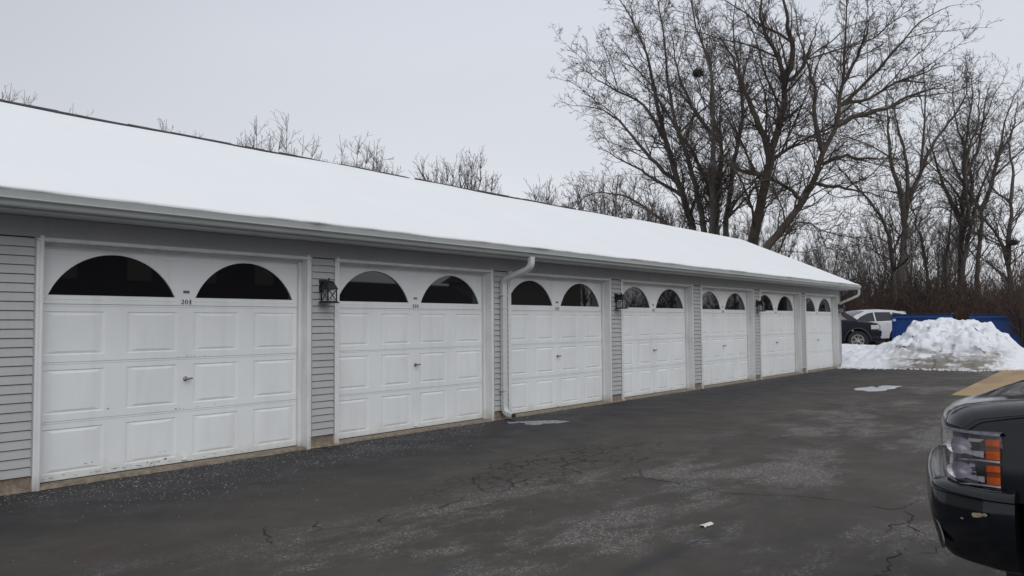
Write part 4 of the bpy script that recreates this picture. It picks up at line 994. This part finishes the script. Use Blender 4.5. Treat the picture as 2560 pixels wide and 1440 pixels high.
def resample(P, n):
    P = np.array(P, float); s = np.r_[0, np.cumsum(np.linalg.norm(np.diff(P, axis=0), axis=1))]; t = np.linspace(0, s[-1], n)
    # smooth Catmull-like interpolation by averaging linear interpolation
    Q = np.stack([np.interp(t, s, P[:,k]) for k in range(3)], 1)
    for _ in range(2): Q[1:-1] = .5*Q[1:-1]+.25*(Q[:-2]+Q[2:])
    return Q, s[-1]
def big_tree(name, limbs, base, radii, label, cat, seed, mt, mw, prm, depth_spread=1.6, group=None):
    rnd = np.random.RandomState(seed); out = {1:[], 2:[], 3:[]}; tk_ = []; orig = []; disp = []
    o = empty(name, base); tag(o, label, cat, group); base = np.array(base); V = np.array(VIEW)
    for li, (limb, r0, root) in enumerate(zip(limbs, radii, [l[0] for l in limbs])):
        P = [np.array(q, float) for q in limb]
        if P[0][2] < prm.get('rootz', 7.2): P = [base+rnd.normal(0,.12,3)*np.array([1,1,0])] + [base*.55+P[0]*.45] + P
        n0 = len(P); Q, Ln = resample(P, max(12, int(n0*3)))
        Q0 = Q.copy(); n = len(Q); drift = np.cumsum(rnd.normal(0, 1, n)); drift -= np.linspace(0, 1, n)*0; slope = rnd.uniform(-1,1)*depth_spread
        t = np.linspace(0, 1, n); Q += V[None,:]*(slope*t[:,None]*2.2*(Ln/12))
        Q += rnd.normal(0, .035, Q.shape)
        if orig and limb[0][2] >= prm.get('rootz', 7.2):
            oo = np.concatenate(orig); dd_ = np.concatenate(disp); j = int(np.argmin(((oo-Q0[0])**2).sum(1))); Q = Q + (dd_[j]-Q[0]) * (1-np.linspace(0,1,n)*0)[:,None]
        orig.append(Q0); disp.append(Q.copy())
        rad = r0*.9*(1-t*.94)**1.0+.008
        if limb[0][2] < prm.get('rootz', 7.2): rad[:3] *= np.array([1.35,1.15,1.05])
        tk_.append((list(Q), list(rad)))
        nb = int(Ln*prm['den'][0])
        for k in range(nb):
            tt = rnd.uniform(prm.get('t0', .30) if limb[0][2] < prm.get('rootz', 7.2) else .12, 1.0); i = min(int(tt*(n-1)), n-2); p = Q[i]+(Q[i+1]-Q[i])*(tt*(n-1)-i)
            if p[2] < prm['zmin']: continue
            dd = unit(Q[i+1]-Q[i]); side = unit(np.cross(dd, rnd.normal(0,1,3))); ang = rnd.uniform(.45,1.05)
            nd = unit(dd*math.cos(ang)+side*math.sin(ang)+np.array([0,0,.12]))
            ll = min(Ln*.40, prm['l1'])*rnd.uniform(.45,1.15)*(1.15-.6*tt)
            spray(out, p, nd, ll, min(.045, max(.016, rad[i]*rnd.uniform(.25,.42))), 1, rnd, prm['up'], prm)
        spray(out, Q[-1], unit(Q[-1]-Q[-2]), 1.6, rad[-1], 1, rnd, prm['up'], prm)
    # secondary limbs grown off the main ones
    for k in range(prm.get('extra', 0)):
        Qp, rp = tk_[rnd.randint(0, len(limbs))]; n = len(Qp); i = int(n*rnd.uniform(.30,.80)); p = np.array(Qp[i])
        if p[2] < 2.5: continue
        dd = unit(np.array(Qp[min(i+2,n-1)])-p); side = unit(np.cross(dd, rnd.normal(0,1,3))); ang = rnd.uniform(.4,.95); d = unit(dd*math.cos(ang)+side*math.sin(ang)); Ln = prm.get('exl', 6.5)*rnd.uniform(.6,1.2); m = 14; Q = [p]
        for s in range(m-1): d = unit(d+rnd.normal(0,.12,3)+np.array([0,0,.02])); Q.append(Q[-1]+d*Ln/(m-1))
        r0 = min(.075, rp[i]*rnd.uniform(.4,.6)); rad = list(r0*(1-np.linspace(0,1,m)*.9)+.004); tk_.append((Q, rad))
        for q_ in range(int(Ln*prm['den'][0])):
            tt = rnd.uniform(.15,1); i = min(int(tt*(m-1)), m-2); dd = unit(Q[i+1]-Q[i]); side = unit(np.cross(dd, rnd.normal(0,1,3))); ang = rnd.uniform(.45,1.0)
            spray(out, Q[i], unit(dd*math.cos(ang)+side*math.sin(ang)+np.array([0,0,.12])), Ln*.33*rnd.uniform(.45,1.1)*(1.15-.6*tt), min(.03, max(.014, rad[i]*.45)), 1, rnd, prm['up'], prm)
    # everything was made in world space: shift into the tree's own space
    sh = lambda L_: [([q-base for q in p], r) for p, r in L_]
    fast_tubes(sh(tk_), 8, 'trunk', mt, o)
    cr = fast_tubes(sh(out[1]), 5, 'branches', mt, o)
    fast_tubes(sh(out[2])+sh(out[3]), 3, 'twigs', mw, cr, smooth=False)
    return o
LIMBS = {'A':[[(37.6,12.1,6.6),(36.9,12.7,9.4),(36.5,13.1,11.2),(36.3,13.3,12.4),(36.0,13.5,13.9),(35.6,13.8,16.5),(35.0,14.4,18.5),(34.6,14.9,19.5)],[(38.0,11.7,6.5),(37.5,12.1,8.8),(37.1,12.4,10.6),(36.6,12.9,12.6),(36.4,13.1,13.9),(36.1,13.2,16.0),(35.8,13.4,18.9)],[(38.0,11.7,6.7),(37.8,11.6,9.8),(37.6,11.7,11.6),(37.5,11.7,13.4),(37.2,12.0,15.1),(36.6,12.6,16.5),(36.3,12.8,18.3)],[(38.4,11.1,6.5),(37.9,11.6,9.4),(37.2,12.3,11.1),(36.6,12.9,12.4),(36.1,13.4,13.5),(35.4,14.2,15.2),(34.5,15.2,16.5)],[(36.9,12.9,6.9),(36.3,13.7,7.8),(35.6,14.4,8.5),(34.9,15.3,9.0),(34.0,16.3,9.1),(33.5,17.0,8.4)],[(36.9,12.7,9.4),(35.6,14.2,11.4),(34.8,15.1,13.1),(33.9,16.1,13.9),(33.1,17.0,14.0)],[(36.5,13.1,11.2),(35.6,14.0,13.9),(34.5,15.3,14.7),(33.7,16.2,15.5),(33.3,16.7,16.0)],[(36.8,13.0,8.4),(35.4,14.5,9.8),(34.4,15.7,10.7),(33.8,16.4,11.3)]],'B':[[(40.4,11.9,7.1),(40.6,11.3,10.8),(40.7,11.0,12.3),(40.1,11.6,14.4),(40.2,11.4,15.7),(40.3,11.2,17.1),(39.8,11.7,19.3),(39.7,11.7,21.0)],[(40.6,11.6,6.6),(40.7,11.2,9.7),(40.9,10.8,11.9),(41.2,10.4,14.0),(40.9,10.6,16.6),(40.5,10.8,18.7),(40.7,10.5,20.8)],[(40.7,11.0,12.3),(40.0,11.8,13.6),(39.3,12.6,15.9),(39.0,12.8,17.7),(38.8,12.9,19.5)]],'C':[[(37.6,9.0,5.8),(37.8,8.5,8.2),(37.9,8.3,10.0),(38.2,7.9,11.4),(38.3,7.6,13.5),(38.0,7.9,14.8),(37.6,8.3,15.6),(37.2,8.8,16.7),(37.3,8.5,18.7)],[(37.9,8.3,10.0),(37.7,8.5,11.1),(37.4,8.8,11.9),(36.9,9.3,13.3),(36.6,9.6,14.4),(36.3,9.9,15.5),(35.8,10.4,16.3)],[(38.3,7.6,13.5),(38.6,7.1,14.6),(38.5,7.2,16.2),(38.2,7.4,17.7),(38.2,7.3,19.4)],[(37.9,8.4,9.0),(37.3,9.2,9.0),(36.6,9.9,9.7),(35.9,10.8,10.0)],[(37.9,8.4,9.5),(38.6,7.4,10.5),(39.2,6.7,10.7)],[(38.3,7.6,13.5),(38.8,6.9,14.0),(39.2,6.4,15.5),(39.4,6.1,16.7)]],'D':[[(34.2,6.9,4.8),(34.9,6.0,5.9),(35.4,5.2,7.3),(35.9,4.6,8.3),(36.1,4.2,10.0),(36.5,3.6,11.0),(36.6,3.5,12.2),(36.7,3.3,13.3),(36.7,3.1,15.5),(36.7,2.9,17.4)],[(36.5,3.6,11.0),(37.1,2.9,11.5),(38.0,1.8,11.7),(39.0,0.6,12.6),(39.9,-0.6,12.7)],[(36.1,4.2,10.0),(35.7,4.6,11.5),(35.7,4.5,13.3),(35.2,5.0,14.8),(34.9,5.2,16.4)],[(36.1,4.4,9.0),(36.8,3.4,9.4),(37.7,2.3,9.2),(38.4,1.4,9.2)],[(36.6,3.5,12.0),(37.4,2.4,13.1),(38.0,1.6,14.5),(38.9,0.5,16.0),(39.5,-0.3,16.4)],[(35.9,4.6,8.3),(37.1,3.1,7.9),(38.0,2.1,7.5)],[(36.7,3.3,13.3),(37.2,2.5,14.9),(37.5,2.1,16.1),(37.7,1.7,17.4)],[(36.6,3.5,12.2),(37.5,2.4,12.5),(38.3,1.3,13.3),(39.8,-0.5,14.1)],[(35.4,5.2,7.3),(34.8,6.0,8.1),(34.1,6.8,8.3),(33.0,8.2,7.8)],[(35.2,5.6,6.8),(36.1,4.6,5.6),(37.5,2.9,5.5)]],'E':[[(44.8,3.6,3.8),(44.6,3.7,5.5),(44.3,4.0,7.0),(43.7,4.5,8.0),(43.1,5.3,9.0),(42.3,6.1,10.2)]],'F':[[(48.4,3.9,3.7),(48.6,3.5,6.3),(48.6,3.3,8.1),(48.7,3.1,8.8),(49.3,2.3,10.5),(49.6,1.8,11.9),(50.4,0.7,13.8),(51.1,-0.2,14.9),(51.3,-0.6,16.7)],[(48.7,3.1,8.8),(48.7,3.0,10.5),(48.5,3.2,11.9),(48.1,3.5,13.5),(47.8,3.8,15.5)],[(48.5,3.5,7.7),(48.2,3.7,9.9),(47.9,4.0,11.1),(47.7,4.1,13.5),(47.6,4.0,15.5)],[(49.3,2.3,10.5),(49.3,2.1,13.5),(49.3,2.0,15.5),(49.0,2.2,17.6)]],'F4':[[(54.9,3.8,4.4),(54.7,3.9,6.8),(54.2,4.3,8.7),(54.1,4.4,10.8)]],'G':[[(53.8,2.0,4.5),(53.6,2.0,7.2),(53.5,1.9,9.8),(53.4,1.9,12.9),(53.6,1.6,14.2),(53.3,1.7,16.5)],[(53.6,2.0,7.2),(53.1,2.6,9.1),(52.6,3.0,10.5),(52.1,3.4,13.0)],[(53.8,1.9,6.6),(54.1,1.3,8.5),(54.2,1.1,10.4),(54.0,1.2,11.4),(53.7,1.5,12.9),(53.4,1.8,15.5)],[(53.1,2.8,4.0),(53.1,2.7,6.6),(53.1,2.6,9.1),(53.5,1.9,9.8)]],'H':[[(51.9,1.2,4.5),(52.3,0.5,7.3),(52.5,0.1,8.6),(52.9,-0.5,10.4),(53.2,-0.9,11.5),(53.8,-1.8,13.1)],[(52.3,0.5,7.3),(52.0,0.8,9.1),(51.8,0.8,10.6),(51.8,0.7,12.2),(52.2,0.2,13.4),(51.9,0.3,16.1)],[(51.8,0.8,10.6),(52.4,0.0,12.5),(52.4,-0.2,14.9),(52.6,-0.6,16.1)]],'I':[[(57.0,1.2,4.9),(57.2,0.8,8.1),(57.3,0.6,8.8),(56.7,1.2,9.6),(55.9,2.1,12.1),(55.2,2.7,14.7)],[(57.3,0.6,8.8),(57.7,-0.0,9.9),(57.9,-0.4,12.1),(58.6,-1.4,14.0),(58.8,-1.8,16.3)],[(57.4,0.3,10.7),(57.6,-0.1,13.4),(57.6,-0.2,15.2),(57.9,-0.8,16.9)]],'J':[[(52.5,-1.2,4.8),(52.1,-0.8,6.5),(51.6,-0.2,7.6),(51.0,0.3,9.3)],[(52.6,-1.4,5.1),(52.7,-1.6,7.4),(52.8,-1.9,8.9),(52.1,-1.0,9.5),(51.7,-0.6,11.0)],[(52.8,-1.9,8.9),(53.0,-2.2,11.0),(52.7,-2.0,13.9)]]}
PB = dict(lv=3, den=(2.6,3.0,4.6), ratio=(0,.42,.42), rmin=.0085, zmin=4.5, l1=4.0, up=.12)
PB['den'] = {0:3.5, 1:4.6, 2:6.8}; PB['ratio'] = {1:.46, 2:.46}; PB['l1'] = 4.4; PB['rmin'] = .0105; PB['extra'] = 16
PA = dict(PB); PA['exl'] = 4.6; PA['l1'] = 3.5; PA['den'] = {0:3.3, 1:4.4, 2:6.6}; PA['extra'] = 14
big_tree('bare_tree', LIMBS['A'], (38.2,12.0,.4), [.30,.26,.24,.22,.17,.13,.12,.12], 'tall bare tree with many stems fanning left above the garage roof', 'tree', 1, M['barkgrey'], M['twig'], PA, group='bare trees behind the garage')
big_tree('bare_tree', LIMBS['B'], (40.6,10.4,.4), [.28,.26,.16], 'tall bare tree with twin straight grey stems in the middle of the big crown', 'tree', 2, M['barkgrey'], M['twig'], PA, group='bare trees behind the garage')
big_tree('bare_tree', LIMBS['C'], (38.6,8.6,.4), [.40,.22,.20,.15,.13,.12], 'thickest dark bare tree trunk rising just left of the roof ridge end', 'tree', 3, M['bark'], M['twig'], PB, group='bare trees behind the garage')
PD_ = dict(PB); PD_['extra'] = 14; PD_['exl'] = 4.5; PD_['den'] = {0:3.3, 1:3.8, 2:5.4}
big_tree('bare_tree', LIMBS['D'], (33.6,7.8,.4), [.27,.14,.14,.11,.10,.10,.10,.10,.11,.08], 'bare tree leaning right over the end of the garage roof', 'tree', 4, M['bark'], M['twig'], PD_, group='bare trees behind the garage', depth_spread=1.2)
PF = dict(PB); PF['den'] = {0:3.0, 1:3.6, 2:5.0}; PF['l1'] = 3.6; PF['rootz'] = 5.0; PF['zmin'] = 3.0; PF['t0'] = .30; PF['rmin'] = .0115; PF['extra'] = 3; PF['exl'] = 4.5
def base_of(l): q = l[0]; return (q[0]+.1, q[1]+.1, .4)
SPEC = {'E':([.20],'slim bare tree curving up to the left beyond the roof end'), 'F':([.30,.15,.20,.10],'bare tree with a stout forked trunk right of the roof end, dark V crotch'),
 'F4':([.16],'thin bare tree bending left, between two stout forked trees'), 'G':([.26,.18,.17,.15],'bare tree with a wide cluster of four stems, right of the V crotch tree'),
 'H':([.20,.14,.12],'bare tree forking low with stems crossing, third stout tree from the right edge'), 'I':([.21,.17,.12],'bare tree with pale splayed stems, second from the right edge'),
 'J':([.22,.18,.12],'bare tree whose trunk leans sharply left at the right edge of the picture')}
for i, (k_, (rd, lb)) in enumerate(SPEC.items()):
    big_tree('bare_tree', LIMBS[k_], base_of(LIMBS[k_][0]), rd, lb, 'tree', 20+i, M['barkgrey'], M['twiggrey'], PF, group='bare trees beyond the upper lot', depth_spread=.9)
# nests
for (p, lb, r) in (((36.6,11.2,15.1),'dark ball of twigs, nest high in the left big bare tree',.28),((52.5,-1.3,6.1),'small dark nest in the bare trees at the right edge',.22)):
    rnd = np.random.RandomState(5); P_ = []
    for i in range(420):
        c = rnd.normal(0, r*.42, 3)*np.array([1,1,.75]); d = unit(np.cross(c, rnd.normal(0,1,3)))*r*rnd.uniform(.5,1.1); P_.append(([c-d*.5, c+rnd.normal(0,.02,3), c+d*.5],[.012,.014,.009]))
    o = fast_tubes(P_, 3, 'bird_nest', M['twig'], None, smooth=False); o.location = p; tag(o, lb, 'nest')
# upright tree tops seen over the ridge
def vase_tree(seed, H_, spread, nst, mt, mw, dens=1.0, lv=2):
    rnd = np.random.RandomState(seed); out = {1:[], 2:[], 3:[]}; tk_ = []
    prm = dict(lv=lv+1, den={1:3.6*dens, 2:5*dens}, ratio={1:.28, 2:.4}, rmin=.008)
    tk_.append(([np.array([0,0,0.]), np.array([.05,.03,H_*.2]), np.array([0.,.05,H_*.42])], [.16,.14,.11]))
    for s in range(nst):
        a = rnd.uniform(0, 6.283); sp = spread*rnd.uniform(.15,1); top = np.array([math.cos(a)*sp, math.sin(a)*sp, H_*rnd.uniform(.78,1.0)-sp*.35]); n = 9; pts = []
        b0 = np.array([0,0,H_*rnd.uniform(.18,.42)])
        for i in range(n):
            t = i/(n-1); q = b0+(top-b0)*np.array([t**.7, t**.7, t]); pts.append(q+rnd.normal(0,.05,3))
        rad = [.055*(1-t_*.88) for t_ in np.linspace(0,1,n)]; out[1].append((pts, rad))
        for k in range(int(26*dens)):
            t = rnd.uniform(.35,1); i = min(int(t*(n-1)), n-2); dd = unit(pts[i+1]-pts[i]); sd_ = unit(np.cross(dd, rnd.normal(0,1,3))); nd = unit(dd*.85+sd_*.5+np.array([0,0,.15]))
            spray(out, pts[i], nd, rnd.uniform(.5,1.5)*(1.3-.6*t), .013, 2 if lv > 1 else 3, rnd, .5, prm)
    return tk_, out
def put_vase(name, loc, rz, tk_, out, mt, mw, label, cat, group=None):
    o = empty(name, loc, rz); tag(o, label, cat, group)
    fast_tubes(tk_, 6, 'trunk', mt, o); c = fast_tubes(out[1], 5, 'branches', mt, o); fast_tubes(out[2]+out[3], 3, 'twigs', mw, c, smooth=False); return o
tops = [(9.4,30.3,11.7,1.0,4,'farthest left tree top peeking over the snowy ridge'),(10.15,29.4,11.45,.9,4,'second faint tree top from the left, peeking over the ridge'),(10.84,28.6,11.25,.9,4,'third small tree top from the left over the ridge'),
 (13.49,25.4,10.9,1.4,5,'tree top of three separate upright shoots over the left third of the ridge'),(14.51,24.2,10.6,1.3,7,'low rounded tree top over the ridge, right of the three upright shoots'),
 (15.5,23.0,9.9,.9,4,'smallest tree top over the ridge, left of the two tallest vase shapes'),(16.3,22.0,10.8,1.5,8,'tall vase shaped tree top with curving twin stems over the ridge'),
 (17.3,20.8,10.8,1.3,8,'tall vase shaped tree top with bundled straight shoots over the ridge'),(18.8,19.0,10.0,1.7,11,'wide bushy tree top above the middle of the ridge'),
 (19.7,18.0,9.6,1.6,9,'bushy tree top sloping down right above the middle of the ridge')]
for i, (x, y, h, sp_, ns, lb) in enumerate(tops):
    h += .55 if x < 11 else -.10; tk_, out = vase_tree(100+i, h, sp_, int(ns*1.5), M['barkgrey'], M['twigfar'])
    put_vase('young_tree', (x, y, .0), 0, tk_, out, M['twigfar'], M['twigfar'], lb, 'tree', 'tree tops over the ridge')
for (x, y, h, sp_, ns, dn, lb, sd_) in ((21.9,15.3,9.2,3.2,46,.8,'dense clump of thin upright shoots above the right half of the ridge',201),(24.5,12.2,7.9,1.1,10,.9,'small pair of upright shoots over the ridge, left of the big trees',202),(26.3,10.6,8.3,2.2,34,.8,'dense thicket of shoots over the ridge at the foot of the big crown',203),(29.0,10.4,7.6,2.4,34,.8,'low dense shoots over the ridge beneath the big bare crown',204)):
    tk_, out = vase_tree(sd_, h, sp_, ns, M['barkgrey'], M['twigfar'], dn)
    put_vase('tall_shrub', (x, y, .0), 0, tk_, out, M['barkgrey'], M['twiggrey'], lb, 'shrub', 'shrubs over the ridge')
# a second line of thinner trees farther back fills the gaps
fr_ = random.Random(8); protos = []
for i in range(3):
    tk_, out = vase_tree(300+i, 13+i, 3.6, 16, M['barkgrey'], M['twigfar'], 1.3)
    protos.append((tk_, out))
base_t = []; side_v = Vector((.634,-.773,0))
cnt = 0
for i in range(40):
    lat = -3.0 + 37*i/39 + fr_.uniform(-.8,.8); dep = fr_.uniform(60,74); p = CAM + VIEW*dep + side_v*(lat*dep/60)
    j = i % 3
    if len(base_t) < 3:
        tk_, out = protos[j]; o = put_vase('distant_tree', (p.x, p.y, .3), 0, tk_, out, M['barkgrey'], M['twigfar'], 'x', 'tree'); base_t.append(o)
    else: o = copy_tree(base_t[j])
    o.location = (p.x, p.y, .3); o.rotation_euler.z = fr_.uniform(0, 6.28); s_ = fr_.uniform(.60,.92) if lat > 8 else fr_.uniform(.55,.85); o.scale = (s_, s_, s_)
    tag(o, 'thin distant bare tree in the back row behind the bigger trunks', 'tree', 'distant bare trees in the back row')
# undergrowth ---------------------------------------------------------------
def thicket(name, n, region, hrange, m, seed, label, cat, shoots=5, kind='stuff', r=.011, loc=(0,0,0), lean=.45, top=None):
    rnd = np.random.RandomState(seed); P_ = []
    for i in range(n):
        x, y = region(rnd); h = rnd.uniform(*hrange)*(top(x, y) if top else 1); z0 = ground_z(x+loc[0], y+loc[1])-.02 if loc[2] == 0 else 0
        d = unit(np.array([rnd.normal(0,lean), rnd.normal(0,lean), 1.3])); p = np.array([x, y, z0]); pts = [p]
        for s in range(4): d = unit(d+rnd.normal(0,.16,3)); pts.append(pts[-1]+d*h/4)
        P_.append((pts, [r*1.3, r*1.1, r*.9, r*.7, r*.4]))
        for k in range(shoots):
            j = rnd.randint(1,5); dd = unit(d+rnd.normal(0,.55,3)); l = h*rnd.uniform(.12,.4); q = pts[j]
            P_.append(([q, q+dd*l*.5+rnd.normal(0,.03,3), q+dd*l+rnd.normal(0,.06,3)], [r*.75, r*.6, r*.35]))
    o = fast_tubes(P_, 3, name, m, None, smooth=False); o.location = loc; return tag(o, label, cat, kind=kind)
def reg(d0, d1, l0, l1):
    """a strip seen from the lot: distance d0..d1 along the view, l0..l1 across (at 44 m)"""
    def f(rnd):
        d = rnd.uniform(d0, d1); l = rnd.uniform(l0, l1)*d/44; p = CAM+VIEW*d+side_v*l; return p.x, p.y
    return f
topv = lambda x, y: .75+.5*mn.noise(Vector((x*.35, y*.35, 2)))+.15*mn.noise(Vector((x*1.5, y*1.5, 5)))
thicket('undergrowth', 5200, reg(43, 54, 11, 31), (2.2,5.0), M['brush'], 41, 'dense brown leafless undergrowth behind the dumpsters and cars', 'undergrowth', 6, r=.014, top=topv)
thicket('red_brush', 1500, reg(40.5, 43.5, 13, 31), (1.8,4.0), M['brushred'], 42, 'reddish brown brush in front of the darker undergrowth', 'undergrowth', 6, r=.010, top=topv)
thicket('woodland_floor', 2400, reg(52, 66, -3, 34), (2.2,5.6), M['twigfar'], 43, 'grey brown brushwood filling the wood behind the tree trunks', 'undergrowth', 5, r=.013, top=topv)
thicket('roadside_brush', 1500, reg(36.5, 40, 4, 15.5), (1.8,4.4), M['brushred'], 44, 'reddish brush rising behind the end of the garage roof', 'undergrowth', 6, r=.010, top=topv)
# the bare bush at the right edge, its own thing
def bush(name, loc, n, H_, sp_, seed, label):
    rnd = np.random.RandomState(seed); P_ = []; T_ = []
    for i in range(n):
        a = rnd.uniform(0,6.283); rr_ = abs(rnd.normal(0,.12)); p = np.array([rr_*math.cos(a), rr_*math.sin(a), 0]); out_ = np.array([math.cos(a), math.sin(a), 0])*rnd.uniform(.05,sp_); h = H_*rnd.uniform(.55,1); pts = [p]; n_ = 7
        for s in range(1, n_+1): t = s/n_; pts.append(p+np.array([0,0,h*t])+out_*t**1.5*1.2+rnd.normal(0,.025,3))
        T_.append((pts, list(np.linspace(.020,.005,n_+1))))
        for k in range(12):
            j = rnd.randint(1, n_); dd = unit(pts[j+1]-pts[j]+rnd.normal(0,.16,3)); l = rnd.uniform(.25,.9); q = pts[j]; m2 = q+dd*l*.5+rnd.normal(0,.03,3); e_ = m2+unit(dd+rnd.normal(0,.2,3)+np.array([0,0,.15]))*l*.5
            P_.append(([q, m2, e_], [.0075,.006,.0035]))
            for w_ in range(3):
                dd2 = unit(dd+rnd.normal(0,.5,3)); P_.append(([m2, m2+dd2*.12, m2+dd2*.26+rnd.normal(0,.02,3)], [.0045,.004,.003]))
    o = empty(name, loc); tag(o, label, 'bush'); fast_tubes(T_, 5, 'stems', M['bark'], o); fast_tubes(P_, 3, 'twigs', M['brushred'], o, smooth=False); return o
bush('bare_bush', (29.6,-4.25,.38), 40, 3.6, 1.15, 51, 'bare reddish twiggy bush at the right edge, in front of the blue dumpster')
# ------------------------------------------------------------------ the far side of the lot (seen only as reflections in the door windows)
M['brick'] = mat('dark_brick', (.055,.053,.055), .9, .25, 5, .3, 20); M['siding2'] = mat('tan_siding', (.16,.15,.13), .7, .1, 3)
ap = empty('apartment_block', (3,-34,0)); tag(ap, 'dark brick apartment block across the lot, seen mirrored in the nearest door windows', 'building')
MB().box(0,24,-10,0,0,8.5).build('wall', M['brick'], ap); MB().prism([(.6,8.4),(-5,11.5),(-10.6,8.4)], 0, -.5, 24.5).build('roof', M['shingle'], ap)
for i in range(6):
    for z in (1.0,3.9,6.4): MB().box(2+i*3.8,3.3+i*3.8,.001,.06,z,z+1.3).build('window', M['siding2'], ap)
g2 = empty('opposite_garage', (29,-31,0)); tag(g2, 'low garage across the lot with dark roof, seen mirrored in the second door windows', 'garage building')
MB().box(0,12,-6,0,0,2.5).build('wall', M['siding2'], g2); MB().prism([(.6,2.45),(-3,4.4),(-6.6,2.45)], 0, -.4, 12.4).build('roof', M['shingle'], g2)
g3 = empty('opposite_house', (45,-30,0)); tag(g3, 'house with a steep dark gable across the lot, seen mirrored in the third door windows', 'house')
MB().box(0,8,-8,0,0,5.0).build('wall', M['siding2'], g3); MB().prism([(-.5,4.9),(4,7.2),(8.5,4.9)], 1, -8.5, .5).build('roof', M['shingle'], g3)
for i in range(16):
    o = copy_tree(base_t[i % 3]); o.location = (56+i*6.0+fr_.uniform(-2,2), -28-fr_.uniform(0,10), 0); o.scale = (.8,.8,.8); o.rotation_euler.z = i
    tag(o, 'bare tree across the lot, seen only mirrored in the far door windows', 'tree', 'bare trees across the lot')
thicket('hedge_row', 1500, lambda r_: (r_.uniform(55,150), r_.uniform(-30,-26)), (3,5.5), M['brush'], 61, 'dense leafless hedge across the lot, mirrored in the far door windows', 'hedge', 4, r=.03, loc=(0,0,.001))
